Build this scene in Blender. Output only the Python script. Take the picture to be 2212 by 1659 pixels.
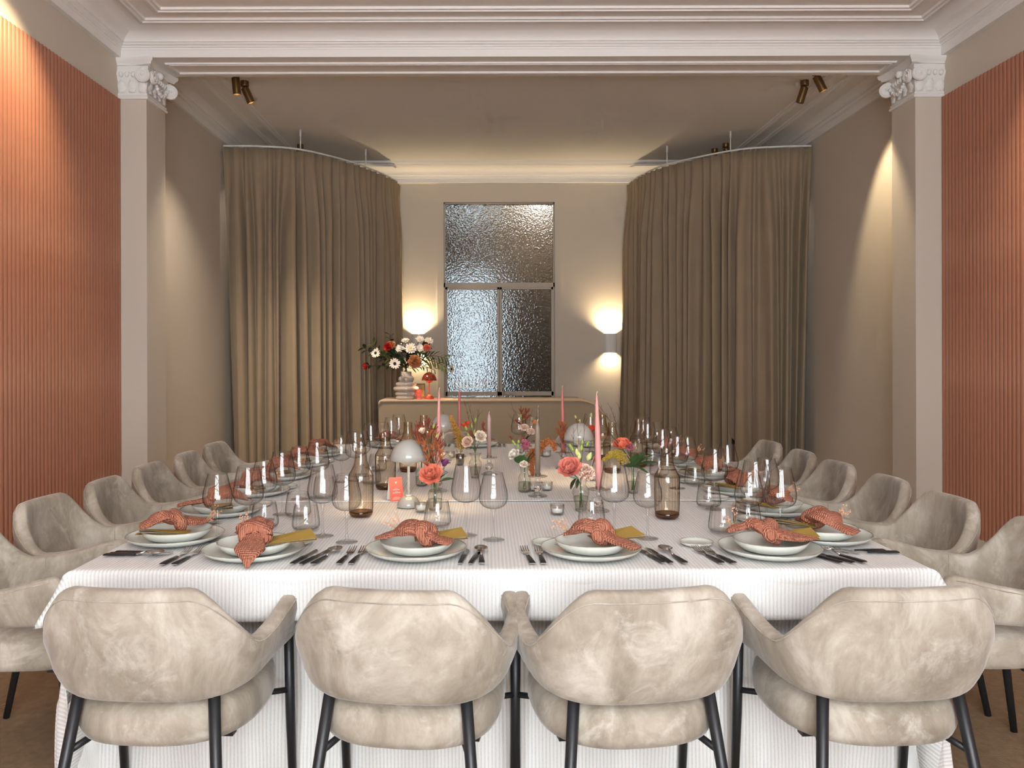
import bpy, bmesh, math, random
from math import sin, cos, pi, radians as R
from mathutils import Vector, Matrix

for o in list(bpy.data.objects):
    bpy.data.objects.remove(o, do_unlink=True)
scene = bpy.context.scene
C = scene.collection
random.seed(7)

# ------------------------------------------------------------------ camera, world, daylight, exposure
F = 1800.0                      # focal length in pixels of the 2212 x 1659 frame
VX, VY = 1051.0, 769.0          # where the camera's axis meets the frame
EYE = 1.37
TOP = 0.75                      # height of the table top
cam_data = bpy.data.cameras.new('camera')
cam_data.sensor_width = 36.0
cam_data.lens = F / 2212 * 36.0
cam_data.shift_x = (1106 - VX) / 2212
cam_data.shift_y = -(829.5 - VY) / 2212
cam_data.clip_start = 0.05
camera = bpy.data.objects.new('camera', cam_data)
camera.location = (0, 0, EYE)
camera.rotation_euler = (R(90), R(0.15), 0)
C.objects.link(camera)
scene.camera = camera

world = bpy.data.worlds.new('sky')
scene.world = world
world.use_nodes = True
bg = world.node_tree.nodes['Background']
bg.inputs[0].default_value = (0.80, 0.90, 1.0, 1)
bg.inputs[1].default_value = 0.75

vs = scene.view_settings
vs.view_transform = 'Standard'
vs.look = 'None'
vs.exposure = 0.92
vs.gamma = 1.0
vs.use_curve_mapping = False
cy = scene.cycles
cy.use_denoising = True
cy.use_adaptive_sampling = True
cy.adaptive_threshold = 0.09
cy.adaptive_min_samples = 12
cy.max_bounces = 6
cy.diffuse_bounces = 3
cy.glossy_bounces = 3
cy.transmission_bounces = 6
cy.transparent_max_bounces = 32
cy.caustics_reflective = False
cy.caustics_refractive = False
cy.sample_clamp_indirect = 4.0

# daylight that falls through the three tall street windows behind the camera
ROOM_L, ROOM_R, FRONT, BEAM0, BEAM1, BACK = -2.735, 3.405, -1.6, 6.2, 6.56, 10.68
CEIL, CORN = 3.755, 3.585
DAY = [(-0.82, 0.86), (0.20, 0.86), (1.22, 0.86)]      # centre and width of each window
for wx, ww in DAY:
    ld = bpy.data.lights.new('daylight', 'AREA')
    ld.shape = 'RECTANGLE'
    ld.size, ld.size_y = ww, 3.06
    ld.energy = 80
    ld.color = (0.92, 0.96, 1.0)
    lo = bpy.data.objects.new('daylight', ld)
    lo.location = (wx, FRONT - 0.22, 1.93)
    lo.rotation_euler = (R(90), 0, 0)
    C.objects.link(lo)

# ------------------------------------------------------------------ helpers
def lin(c):
    return tuple(((v / 255) / 12.92 if v / 255 <= 0.04045 else ((v / 255 + 0.055) / 1.055) ** 2.4) for v in c) + (1,)

def nd(t, typ, **kw):
    n = t.nodes.new(typ)
    for k, v in kw.items():
        if k.startswith('i_'):
            n.inputs[k[2:].replace('_', ' ')].default_value = v
        else:
            setattr(n, k, v)
    return n

MATS = {}
def mat(name, col=(128, 128, 128), rough=0.6, metal=0.0, sheen=0.0, coat=0.0, emit=None, estr=0.0, spec=0.5,
        vary=None, bump=None, trans=0.0, sss=0.0, coords='Object'):
    """vary=(other colour, scale, detail, distortion, contrast)   bump=(kind, scale, strength, distance)"""
    m = bpy.data.materials.new(name)
    m.use_nodes = True
    t = m.node_tree
    p = t.nodes['Principled BSDF']
    p.inputs['Base Color'].default_value = lin(col)
    p.inputs['Roughness'].default_value = rough
    p.inputs['Metallic'].default_value = metal
    p.inputs['Specular IOR Level'].default_value = spec
    p.inputs['Sheen Weight'].default_value = sheen
    p.inputs['Coat Weight'].default_value = coat
    p.inputs['Transmission Weight'].default_value = trans
    if sss:
        p.inputs['Subsurface Weight'].default_value = sss
        p.inputs['Subsurface Radius'].default_value = (0.02, 0.012, 0.008)
    if emit:
        p.inputs['Emission Color'].default_value = lin(emit)
        p.inputs['Emission Strength'].default_value = estr
    tc = None
    if vary or bump:
        tc = nd(t, 'ShaderNodeTexCoord')
    if vary:
        c2, sc, det, dist, con = vary
        n = nd(t, 'ShaderNodeTexNoise', i_Scale=sc, i_Detail=det, i_Distortion=dist)
        t.links.new(tc.outputs[coords], n.inputs['Vector'])
        r = nd(t, 'ShaderNodeValToRGB')
        r.color_ramp.elements[0].position = 0.5 - con
        r.color_ramp.elements[1].position = 0.5 + con
        r.color_ramp.elements[0].color = lin(col)
        r.color_ramp.elements[1].color = lin(c2)
        t.links.new(n.outputs['Fac'], r.inputs['Fac'])
        t.links.new(r.outputs['Color'], p.inputs['Base Color'])
    if bump:
        kind, sc, st, di = bump
        if kind == 'noise':
            n = nd(t, 'ShaderNodeTexNoise', i_Scale=sc, i_Detail=4.0)
            out = n.outputs['Fac']
        elif kind == 'voronoi':
            n = nd(t, 'ShaderNodeTexVoronoi', i_Scale=sc)
            n.feature = 'SMOOTH_F1'
            out = n.outputs['Distance']
        elif kind == 'weave':
            a = nd(t, 'ShaderNodeTexWave', i_Scale=sc, i_Distortion=1.2)
            a.inputs['Detail Scale'].default_value = 2.0
            b = nd(t, 'ShaderNodeTexWave', i_Scale=sc, i_Distortion=1.2)
            b.bands_direction = 'Y'
            b.inputs['Detail Scale'].default_value = 2.0
            t.links.new(tc.outputs[coords], a.inputs['Vector'])
            n = b
            ad = nd(t, 'ShaderNodeMath', operation='ADD')
            t.links.new(a.outputs['Fac'], ad.inputs[0])
            t.links.new(b.outputs['Fac'], ad.inputs[1])
            out = ad.outputs[0]
        t.links.new(tc.outputs[coords], n.inputs['Vector'])
        bn = nd(t, 'ShaderNodeBump', i_Strength=st, i_Distance=di)
        t.links.new(out, bn.inputs['Height'])
        t.links.new(bn.outputs['Normal'], p.inputs['Normal'])
    MATS[name] = m
    return m

def thin_glass(name, tint=(255, 255, 255), edge=(200, 205, 205), f0=0.05, f1=0.7, power=3.0, rough=0.02):
    """a thin blown wall: clear seen straight on, darker and more mirror-like where the wall turns away"""
    m = bpy.data.materials.new(name)
    m.use_nodes = True
    t = m.node_tree
    t.nodes.clear()
    out = nd(t, 'ShaderNodeOutputMaterial')
    lw = nd(t, 'ShaderNodeLayerWeight', i_Blend=0.5)
    pw = nd(t, 'ShaderNodeMath', operation='POWER')
    pw.inputs[1].default_value = power
    t.links.new(lw.outputs['Facing'], pw.inputs[0])
    ma = nd(t, 'ShaderNodeMath', operation='MULTIPLY_ADD')
    ma.inputs[1].default_value = f1
    ma.inputs[2].default_value = f0
    t.links.new(pw.outputs[0], ma.inputs[0])
    mx = nd(t, 'ShaderNodeMix', data_type='RGBA')
    mx.inputs[6].default_value = lin(tint)
    mx.inputs[7].default_value = lin(edge)
    t.links.new(pw.outputs[0], mx.inputs[0])
    tr = nd(t, 'ShaderNodeBsdfTransparent')
    t.links.new(mx.outputs[2], tr.inputs['Color'])
    gl = nd(t, 'ShaderNodeBsdfGlossy', i_Roughness=rough)
    ms = nd(t, 'ShaderNodeMixShader')
    t.links.new(ma.outputs[0], ms.inputs[0])
    t.links.new(tr.outputs[0], ms.inputs[1])
    t.links.new(gl.outputs[0], ms.inputs[2])
    t.links.new(ms.outputs[0], out.inputs['Surface'])
    MATS[name] = m
    return m

class MB:
    """collects shapes; build() links them as one mesh object"""
    def __init__(self):
        self.v, self.f, self.uv = [], [], None
    def add(self, vs, fs):
        n = len(self.v)
        self.v += [tuple(p) for p in vs]
        self.f += [tuple(i + n for i in f) for f in fs]
        return self
    def box(self, a, b):
        (x0, y0, z0), (x1, y1, z1) = a, b
        return self.add([(x0, y0, z0), (x1, y0, z0), (x1, y1, z0), (x0, y1, z0), (x0, y0, z1), (x1, y0, z1), (x1, y1, z1), (x0, y1, z1)],
                        [(0, 3, 2, 1), (4, 5, 6, 7), (0, 1, 5, 4), (1, 2, 6, 5), (2, 3, 7, 6), (3, 0, 4, 7)])
    def bbox(self, a, b, r=0.004):
        """box with chamfered upright and top edges"""
        (x0, y0, z0), (x1, y1, z1) = a, b
        def ring(i, z):
            return [(x0 + i + r, y0 + i, z), (x1 - i - r, y0 + i, z), (x1 - i, y0 + i + r, z), (x1 - i, y1 - i - r, z),
                    (x1 - i - r, y1 - i, z), (x0 + i + r, y1 - i, z), (x0 + i, y1 - i - r, z), (x0 + i, y0 + i + r, z)]
        return self.loft([ring(r, z0), ring(0, z0 + r), ring(0, z1 - r), ring(r, z1)], closed=True, caps=True)
    def loft(self, rings, closed=True, caps=False, loop=False):
        n = len(rings[0])
        vs = [p for r in rings for p in r]
        fs = []
        m = len(rings)
        for i in range(m if loop else m - 1):
            a, b = i * n, ((i + 1) % m) * n
            for j in range(n if closed else n - 1):
                k = (j + 1) % n
                fs.append((a + j, a + k, b + k, b + j))
        if caps:
            fs.append(tuple(range(n - 1, -1, -1)))
            fs.append(tuple((m - 1) * n + j for j in range(n)))
        return self.add(vs, fs)
    def lathe(self, prof, seg=24, at=(0, 0, 0), flute=0, amp=0.0, wob=0.0, ph=0.0):
        """prof: (radius, z) or (radius, z, fluting weight)"""
        rings = []
        for p in prof:
            r, z = p[0], p[1]
            w = p[2] if len(p) > 2 else 1.0
            ring = []
            for j in range(seg):
                a = 2 * pi * j / seg
                k = r * (1 + (amp * w * cos(flute * a) if flute else 0) + wob * (sin(2 * a + ph) * 0.6 + sin(3 * a + 2 * ph) * 0.4))
                ring.append((at[0] + k * cos(a), at[1] + k * sin(a), at[2] + z))
            rings.append(ring)
        return self.loft(rings)
    def tube(self, pts, rad, seg=8, caps=True):
        pts = [Vector(p) for p in pts]
        rad = rad if isinstance(rad, (list, tuple)) else [rad] * len(pts)
        rings = []
        prev = None
        for i, p in enumerate(pts):
            d = (pts[min(i + 1, len(pts) - 1)] - pts[max(i - 1, 0)])
            d = d.normalized() if d.length > 1e-9 else Vector((0, 0, 1))
            if prev is None:
                u = d.cross(Vector((0, 0, 1)) if abs(d.z) < 0.9 else Vector((1, 0, 0))).normalized()
            else:
                u = (prev - d * prev.dot(d))
                u = u.normalized() if u.length > 1e-6 else d.orthogonal().normalized()
            prev = u
            w = d.cross(u)
            rings.append([tuple(p + (u * cos(2 * pi * j / seg) + w * sin(2 * pi * j / seg)) * rad[i]) for j in range(seg)])
        return self.loft(rings, caps=caps)
    def ball(self, c, r, seg=10, rows=6, sz=1.0):
        rings = []
        for i in range(rows + 1):
            a = pi * i / rows
            rr = max(r * sin(a), r * 0.02)
            rings.append([(c[0] + rr * cos(2 * pi * j / seg), c[1] + rr * sin(2 * pi * j / seg), c[2] - r * sz * cos(a)) for j in range(seg)])
        return self.loft(rings, caps=True)
    def octa(self, c, r, st=1.0):
        x, y, z = c
        return self.add([(x + r, y, z), (x, y + r, z), (x - r, y, z), (x, y - r, z), (x, y, z + r * st), (x, y, z - r * st)],
                        [(0, 1, 4), (1, 2, 4), (2, 3, 4), (3, 0, 4), (1, 0, 5), (2, 1, 5), (3, 2, 5), (0, 3, 5)])
    def grid(self, fn, nu, nv):
        vs = [fn(i / nu, j / nv) for i in range(nu + 1) for j in range(nv + 1)]
        fs = [(i * (nv + 1) + j, (i + 1) * (nv + 1) + j, (i + 1) * (nv + 1) + j + 1, i * (nv + 1) + j + 1) for i in range(nu) for j in range(nv)]
        return self.add(vs, fs)
    def xform(self, M):
        self.v = [tuple(M @ Vector(p)) for p in self.v]
        return self
    def join(self, other, M=None):
        return self.add([tuple(M @ Vector(p)) for p in other.v] if M else other.v, other.f)
    def mesh(self, name, m, smooth=True, angle=None):
        me = bpy.data.meshes.new(name)
        me.from_pydata(self.v, [], self.f)
        if m is not None:
            me.materials.append(MATS[m] if isinstance(m, str) else m)
        if smooth:
            me.polygons.foreach_set('use_smooth', [True] * len(me.polygons))
        if angle is not None and smooth:
            me.set_sharp_from_angle(angle=R(angle))
        me.update()
        return me
    def build(self, name, m, parent=None, smooth=True, angle=None, loc=None):
        o = bpy.data.objects.new(name, self.mesh(name, m, smooth, angle))
        C.objects.link(o)
        if parent is not None:
            o.parent = parent
        if loc is not None:
            o.location = loc
        return o

def fix_normals(o):
    bm = bmesh.new()
    bm.from_mesh(o.data)
    bmesh.ops.recalc_face_normals(bm, faces=bm.faces)
    bm.to_mesh(o.data)
    bm.free()
    return o

def tag(o, label=None, cat=None, group=None, kind=None):
    if label:
        o['label'] = label
    if cat:
        o['category'] = cat
    if group:
        o['group'] = group
    if kind:
        o['kind'] = kind
    return o

def thing(name, label, cat, loc=(0, 0, 0), rz=0.0, group=None):
    o = bpy.data.objects.new(name, None)
    o.empty_display_size = 0.05
    C.objects.link(o)
    o.location = loc
    o.rotation_euler = (0, 0, rz)
    return tag(o, label, cat, group)

def copy_tree(o, parent=None):
    c = o.copy()
    C.objects.link(c)
    c.parent = parent
    for ch in list(o.children):
        copy_tree(ch, c)
    return c

def put(proto, loc, rz=0.0, label=None, group=None, scale=None):
    """the first call uses the built thing itself, later calls a copy of it and of its parts"""
    if not proto.get('_used'):
        proto['_used'] = True
        o = proto
    else:
        o = copy_tree(proto)
    o.location = loc
    o.rotation_euler = (0, 0, rz)
    if scale:
        o.scale = (scale,) * 3 if not isinstance(scale, tuple) else scale
    return tag(o, label, None, group)

def at(px, py, h=TOP):
    """point of the horizontal plane at height h that the photograph shows at this pixel"""
    y = (EYE - h) * F / (py - VY)
    return Vector(((px - VX) * y / F, y, h))

def deep(px, py, y):
    return Vector(((px - VX) * y / F, y, EYE - (py - VY) * y / F))

def spline(pts, n=8):
    pts = [Vector(p) for p in pts]
    out = []
    for i in range(len(pts) - 1):
        p0, p1, p2, p3 = pts[max(i - 1, 0)], pts[i], pts[i + 1], pts[min(i + 2, len(pts) - 1)]
        for k in range(n):
            t = k / n
            out.append(0.5 * ((2 * p1) + (p2 - p0) * t + (2 * p0 - 5 * p1 + 4 * p2 - p3) * t * t + (3 * p1 - p0 - 3 * p2 + p3) * t ** 3))
    out.append(pts[-1])
    return out

def sm(a, b, x):
    t = max(0.0, min(1.0, (x - a) / (b - a)))
    return t * t * (3 - 2 * t)

def sweep_rect(mb, x0, x1, y0, y1, prof):
    """run a moulding profile (distance from the wall, height) round a rectangle, mitred at the corners"""
    rings = []
    for d, z in prof:
        rings.append([(x0 + d, y0 + d, z), (x1 - d, y0 + d, z), (x1 - d, y1 - d, z), (x0 + d, y1 - d, z)])
    return mb.loft(rings)
# ------------------------------------------------------------------ materials
mat('paint', (210, 199, 184), 0.75, bump=('noise', 60, 0.03, 0.01))
mat('plaster', (241, 237, 232), 0.7)
mat('reed', (182, 128, 102), 0.5, vary=((160, 102, 78), 1.2, 5, 0.6, 0.25), coords='Object')
mat('sisal', (158, 132, 102), 0.95, vary=((132, 106, 78), 30, 3, 0.2, 0.3), bump=('weave', 45, 0.5, 0.004))
mat('curtain_cloth', (160, 141, 115), 0.85, sheen=0.15, vary=((150, 131, 106), 3, 3, 0.5, 0.3))
mat('white_metal', (232, 230, 225), 0.4)
mat('bronze', (112, 84, 50), 0.38, metal=0.65)
mat('bronze_dark', (46, 34, 22), 0.5)
mat('black_metal', (30, 31, 34), 0.42, spec=0.5)
mat('steel', (200, 198, 195), 0.16, metal=1.0)
mat('black_resin', (24, 24, 27), 0.3)
mat('bar_paint', (152, 136, 112), 0.7)
mat('bar_top', (196, 172, 142), 0.5)
mat('window_frame_paint', (192, 178, 160), 0.5)
mat('lamp_grey', (172, 169, 161), 0.14, coat=0.5)
mat('lamp_orange', (214, 84, 48), 0.2, coat=0.4)
mat('lamp_rust', (150, 66, 42), 0.2, coat=0.4)
mat('vase_glaze', (196, 182, 168), 0.13, coat=0.7)
mat('candle_pink', (190, 108, 104), 0.45)
mat('candle_rose', (212, 146, 140), 0.45)
mat('candle_mauve', (182, 148, 140), 0.45)
mat('candle_grey', (136, 120, 104), 0.4)
mat('wick', (238, 232, 220), 0.8)
mat('wax_white', (244, 242, 236), 0.5)
mat('card_coral', (208, 88, 78), 0.7)
mat('card_white', (240, 232, 224), 0.7)
mat('ink_white', (250, 236, 228), 0.7)
mat('menu_gold', (172, 142, 68), 0.45, vary=((158, 126, 54), 14, 4, 0.4, 0.3))
mat('menu_white', (238, 234, 224), 0.7)
mat('napkin_cloth', (190, 124, 98), 0.95, sheen=0.0, vary=((174, 106, 82), 30, 2, 0.2, 0.3), bump=('weave', 46, 0.9, 0.004))
mat('dried_pink', (238, 178, 148), 0.9)
mat('dried_gold', (236, 190, 130), 0.9)
mat('dried_stem', (196, 160, 112), 0.9)
mat('brown_stem', (92, 62, 40), 0.8)
mat('stem_green', (70, 92, 44), 0.6)
mat('leaf_green', (66, 96, 48), 0.5, vary=((48, 76, 36), 40, 2, 0.3, 0.3))
mat('leaf_dark', (44, 58, 34), 0.5)
mat('leaf_olive', (78, 86, 34), 0.55)
mat('bud_green', (150, 170, 82), 0.6)
mat('bud_pale', (206, 214, 136), 0.6)
mat('petal_coral', (232, 120, 94), 0.6, vary=((240, 150, 120), 110, 2, 0.3, 0.3))
mat('petal_peach', (236, 138, 104), 0.6, vary=((232, 112, 82), 60, 2, 0.3, 0.3))
mat('petal_pink', (234, 152, 134), 0.6, vary=((226, 120, 104), 110, 2, 0.3, 0.3))
mat('petal_blush', (238, 196, 172), 0.65, vary=((244, 214, 192), 60, 2, 0.3, 0.3))
mat('petal_cream', (242, 224, 202), 0.65)
mat('petal_white', (236, 226, 210), 0.65)
mat('petal_mauve', (176, 92, 110), 0.65, vary=((206, 128, 138), 60, 2, 0.3, 0.3))
mat('petal_purple', (150, 78, 130), 0.65, vary=((110, 50, 92), 60, 2, 0.3, 0.3))
mat('petal_red', (196, 44, 34), 0.6)
mat('petal_orange_red', (232, 84, 52), 0.6)
mat('petal_apricot', (216, 148, 96), 0.65, vary=((192, 118, 70), 60, 2, 0.3, 0.3))
mat('eye_dark', (30, 24, 34), 0.8)
mat('paw_orange', (190, 110, 56), 0.8, vary=((132, 66, 40), 40, 2, 0.3, 0.35))
mat('paw_red', (150, 66, 42), 0.8, vary=((112, 46, 34), 40, 2, 0.3, 0.35))
mat('amaranth', (198, 124, 66), 0.9, vary=((160, 84, 40), 240, 2, 0.3, 0.2))
mat('goldenrod', (206, 176, 74), 0.9, vary=((150, 124, 44), 240, 2, 0.3, 0.3))
mat('plume_gold', (214, 166, 84), 0.9, vary=((180, 118, 50), 240, 2, 0.3, 0.3))
mat('plate_glaze', (222, 223, 216), 0.2, coat=0.4, vary=((200, 203, 192), 9, 4, 0.5, 0.3))
mat('plate_rim', (122, 112, 96), 0.45, vary=((180, 174, 160), 40, 3, 0.3, 0.25))
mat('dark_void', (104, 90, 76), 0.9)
mat('bulb', (255, 240, 210), 0.5, emit=(255, 234, 200), estr=16)
mat('bulb_soft', (255, 240, 210), 0.5, emit=(255, 206, 140), estr=6)
mat('diffuser', (255, 240, 200), 0.5, emit=(255, 214, 130), estr=9)
mat('brass', (150, 112, 60), 0.3, metal=0.8)
mat('wood_brown', (120, 82, 50), 0.5)

def velvet():
    m = mat('velvet', (190, 176, 156), 0.85, sheen=0.3)
    t = m.node_tree
    p = t.nodes['Principled BSDF']
    p.inputs['Sheen Roughness'].default_value = 0.35
    tc = nd(t, 'ShaderNodeTexCoord')
    oi = nd(t, 'ShaderNodeObjectInfo')
    sc = nd(t, 'ShaderNodeVectorMath', operation='SCALE')
    sc.inputs[0].default_value = (31, 17, 23)
    t.links.new(oi.outputs['Random'], sc.inputs['Scale'])
    ad = nd(t, 'ShaderNodeVectorMath', operation='ADD')
    t.links.new(tc.outputs['Object'], ad.inputs[0])
    t.links.new(sc.outputs[0], ad.inputs[1])
    mp = nd(t, 'ShaderNodeMapping')
    mp.inputs['Scale'].default_value = (1, 1, 0.55)
    t.links.new(ad.outputs[0], mp.inputs['Vector'])
    n = nd(t, 'ShaderNodeTexNoise', i_Scale=6.5, i_Detail=9.0, i_Roughness=0.68, i_Distortion=0.5)
    t.links.new(mp.outputs[0], n.inputs['Vector'])
    r = nd(t, 'ShaderNodeValToRGB')
    e = r.color_ramp.elements
    e[0].position, e[0].color = 0.34, lin((130, 119, 104))
    e[1].position, e[1].color = 0.66, lin((184, 175, 162))
    k = e.new(0.5)
    k.color = lin((158, 147, 132))
    t.links.new(n.outputs['Fac'], r.inputs['Fac'])
    n2 = nd(t, 'ShaderNodeTexNoise', i_Scale=9.0, i_Detail=8.0, i_Roughness=0.72, i_Distortion=0.7)
    t.links.new(ad.outputs[0], n2.inputs['Vector'])
    r2 = nd(t, 'ShaderNodeMapRange')
    r2.inputs['From Min'].default_value = 0.53
    r2.inputs['From Max'].default_value = 0.72
    t.links.new(n2.outputs['Fac'], r2.inputs['Value'])
    ms = nd(t, 'ShaderNodeMath', operation='MULTIPLY')
    ms.inputs[1].default_value = 0.55
    t.links.new(r2.outputs[0], ms.inputs[0])
    mx = nd(t, 'ShaderNodeMix', data_type='RGBA')
    mx.inputs[7].default_value = lin((206, 199, 188))
    t.links.new(ms.outputs[0], mx.inputs[0])
    t.links.new(r.outputs['Color'], mx.inputs[6])
    t.links.new(mx.outputs[2], p.inputs['Base Color'])
    b = nd(t, 'ShaderNodeBump', i_Strength=0.12, i_Distance=0.01)
    t.links.new(n.outputs['Fac'], b.inputs['Height'])
    t.links.new(b.outputs['Normal'], p.inputs['Normal'])
velvet()

def linen():
    m = mat('linen', (240, 240, 238), 0.9, sheen=0.1)
    t = m.node_tree
    p = t.nodes['Principled BSDF']
    uv = nd(t, 'ShaderNodeUVMap')
    sx = nd(t, 'ShaderNodeSeparateXYZ')
    t.links.new(uv.outputs[0], sx.inputs[0])
    mu = nd(t, 'ShaderNodeMath', operation='MULTIPLY')
    mu.inputs[1].default_value = 2 * pi / 0.0112
    t.links.new(sx.outputs[0], mu.inputs[0])
    sn = nd(t, 'ShaderNodeMath', operation='SINE')
    t.links.new(mu.outputs[0], sn.inputs[0])
    no = nd(t, 'ShaderNodeTexNoise', i_Scale=160.0, i_Detail=3.0)
    t.links.new(uv.outputs[0], no.inputs['Vector'])
    ad = nd(t, 'ShaderNodeMath', operation='MULTIPLY_ADD')
    ad.inputs[1].default_value = 1.5
    ad.inputs[2].default_value = -0.75
    t.links.new(no.outputs['Fac'], ad.inputs[0])
    a2 = nd(t, 'ShaderNodeMath', operation='ADD')
    t.links.new(sn.outputs[0], a2.inputs[0])
    t.links.new(ad.outputs[0], a2.inputs[1])
    r = nd(t, 'ShaderNodeMapRange')
    r.inputs['From Min'].default_value = -0.2
    r.inputs['From Max'].default_value = 1.3
    t.links.new(a2.outputs[0], r.inputs['Value'])
    mx = nd(t, 'ShaderNodeMix', data_type='RGBA')
    mx.inputs[6].default_value = lin((226, 223, 218))
    mx.inputs[7].default_value = lin((198, 200, 201))
    t.links.new(r.outputs[0], mx.inputs[0])
    t.links.new(mx.outputs[2], p.inputs['Base Color'])
    b = nd(t, 'ShaderNodeBump', i_Strength=0.25, i_Distance=0.003)
    t.links.new(a2.outputs[0], b.inputs['Height'])
    t.links.new(b.outputs['Normal'], p.inputs['Normal'])
linen()

thin_glass('crystal', (255, 255, 255), (240, 242, 242), 0.085, 0.38, 3.4, 0.01)
thin_glass('optic', (255, 255, 255), (186, 187, 186), 0.0, 0.06, 2.0, 0.05)
thin_glass('amber_optic', (254, 252, 249), (166, 144, 112), 0.0, 0.06, 1.6, 0.05)
thin_glass('crystal_thick', (250, 251, 250), (212, 215, 215), 0.07, 0.5, 3.0)
thin_glass('crystal_foot', (253, 253, 253), (214, 216, 216), 0.07, 0.35, 3.0)
thin_glass('amber_glass', (252, 247, 239), (226, 214, 192), 0.085, 0.3, 3.2, 0.01)
thin_glass('amber_base', (206, 180, 132), (150, 116, 70), 0.06, 0.4, 2.4)
thin_glass('vase_glass', (250, 251, 250), (190, 197, 192), 0.06, 0.45, 2.8)
thin_glass('water', (242, 244, 238), (214, 220, 208), 0.02, 0.25, 2.0)
thin_glass('silver_glass', (170, 165, 155), (110, 105, 96), 0.25, 0.6, 1.6, 0.08)

def clear_ball():
    m = mat('clear_solid', (255, 255, 255), 0.0, trans=1.0)
    m.node_tree.nodes['Principled BSDF'].inputs['IOR'].default_value = 1.45
clear_ball()

def pane_glass():
    """hammered glass"""
    m = mat('hammered_glass', (214, 218, 216), 0.22, trans=1.0, bump=('voronoi', 62, 0.8, 0.02))
    m.node_tree.nodes['Principled BSDF'].inputs['IOR'].default_value = 1.35
pane_glass()

# ------------------------------------------------------------------ the room
def st(name, mb, m, parent=None, **kw):
    o = mb.build(name, m, parent, **kw)
    if parent is None:
        o['kind'] = 'structure'
    return o

st('floor', MB().box((ROOM_L - .2, FRONT - .2, -0.1), (ROOM_R + .2, BACK + 2.4, 0)), 'sisal', smooth=False)
st('ceiling', MB().box((ROOM_L - .2, FRONT - .2, CEIL), (ROOM_R + .2, BACK + 2.4, CEIL + .15)), 'plaster', smooth=False)
wl = st('wall_left', MB().box((ROOM_L - .2, FRONT - .2, 0), (ROOM_L, BACK + .02, CEIL)), 'paint', smooth=False)
wr = st('wall_right', MB().box((ROOM_R, FRONT - .2, 0), (ROOM_R + .2, BACK + .02, CEIL)), 'paint', smooth=False)

# back wall with the tall glazed opening
WX0, WX1, WTOP = -0.545, 0.877, 3.34
mb = MB()
mb.box((ROOM_L, BACK, 0), (WX0, BACK + .16, CEIL)).box((WX1, BACK, 0), (ROOM_R, BACK + .16, CEIL)).box((WX0, BACK, WTOP), (WX1, BACK + .16, CEIL))
st('wall_back', mb, 'paint', smooth=False)
# front wall (behind the camera) with three tall windows
mb = MB()
xs = [ROOM_L]
for wx, ww in DAY:
    xs += [wx - ww / 2, wx + ww / 2]
xs.append(ROOM_R)
for i in range(0, len(xs), 2):
    mb.box((xs[i], FRONT - .2, 0), (xs[i + 1], FRONT, CEIL))
for wx, ww in DAY:
    mb.box((wx - ww / 2, FRONT - .2, 0), (wx + ww / 2, FRONT, 0.40)).box((wx - ww / 2, FRONT - .2, 3.46), (wx + ww / 2, FRONT, CEIL))
st('wall_front', mb, 'paint', smooth=False)
for i, (wx, ww) in enumerate(DAY):
    mb = MB()
    for dx in (-ww / 2, -.03, ww / 2 - .06):
        mb.box((wx + dx, FRONT - .1, .40), (wx + dx + .06, FRONT - .04, 3.46))
    for z in (.40, 2.55, 3.40):
        mb.box((wx - ww / 2, FRONT - .1, z), (wx + ww / 2, FRONT - .04, z + .06))
    st('window_%d' % (i + 2), mb, 'white_metal', smooth=False)

# glazed double door with fanlight in the back wall
win = bpy.data.objects.new('window_1', None)
C.objects.link(win)
win['kind'] = 'structure'
win['label'] = 'tall glazed double door with hammered panes in the far wall'
Y0 = BACK
frame_bars = [(WX0, 0, WX0 + .017, WTOP), (WX1 - .017, 0, WX1, WTOP), (WX0, WTOP - .017, WX1, WTOP), (WX0, 2.255, WX1, 2.31)]
mb = MB()
for a in frame_bars:
    mb.box((a[0], Y0 + .02, a[1]), (a[2], Y0 + .10, a[3]))
mb.build('frame', 'window_frame_paint', win, smooth=False)
mb = MB()                                                 # flat architrave round the opening
mb.box((WX0 - .085, Y0 - .012, 0), (WX0, Y0 + .02, WTOP + .085)).box((WX1, Y0 - .012, 0), (WX1 + .085, Y0 + .02, WTOP + .085)).box((WX0, Y0 - .012, WTOP), (WX1, Y0 + .02, WTOP + .085))
mb.build('architrave', 'paint', win, smooth=False)
def leaf(x0, x1):
    l = MB()
    l.box((x0, Y0 + .03, 0), (x0 + .026, Y0 + .085, 2.255)).box((x1 - .026, Y0 + .03, 0), (x1, Y0 + .085, 2.255))
    l.box((x0, Y0 + .03, 2.225), (x1, Y0 + .085, 2.255)).box((x0, Y0 + .03, .86), (x1, Y0 + .085, .91)).box((x0, Y0 + .03, 0), (x1, Y0 + .085, .12))
    d = l.build('door_leaf', 'window_frame_paint', win, smooth=False)
    MB().box((x0 + .026, Y0 + .052, .91), (x1 - .026, Y0 + .060, 2.225)).build('pane', 'hammered_glass', d, smooth=False)
    MB().box((x0 + .026, Y0 + .052, .12), (x1 - .026, Y0 + .060, .86)).build('pane', 'hammered_glass', d, smooth=False)
    return d
leaf(WX0 + .017, .165)
dl = leaf(.172, WX1 - .017)
MB().tube([(.22, Y0 + .02, .99), (.22, Y0 + .02, .88), (.22, Y0 - .01, .88), (.34, Y0 - .01, .88)], .006).build('handle', 'window_frame_paint', dl)
MB().box((WX0 + .017, Y0 + .052, 2.31), (WX1 - .017, Y0 + .060, WTOP - .017)).build('pane', 'hammered_glass', win, smooth=False)
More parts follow.
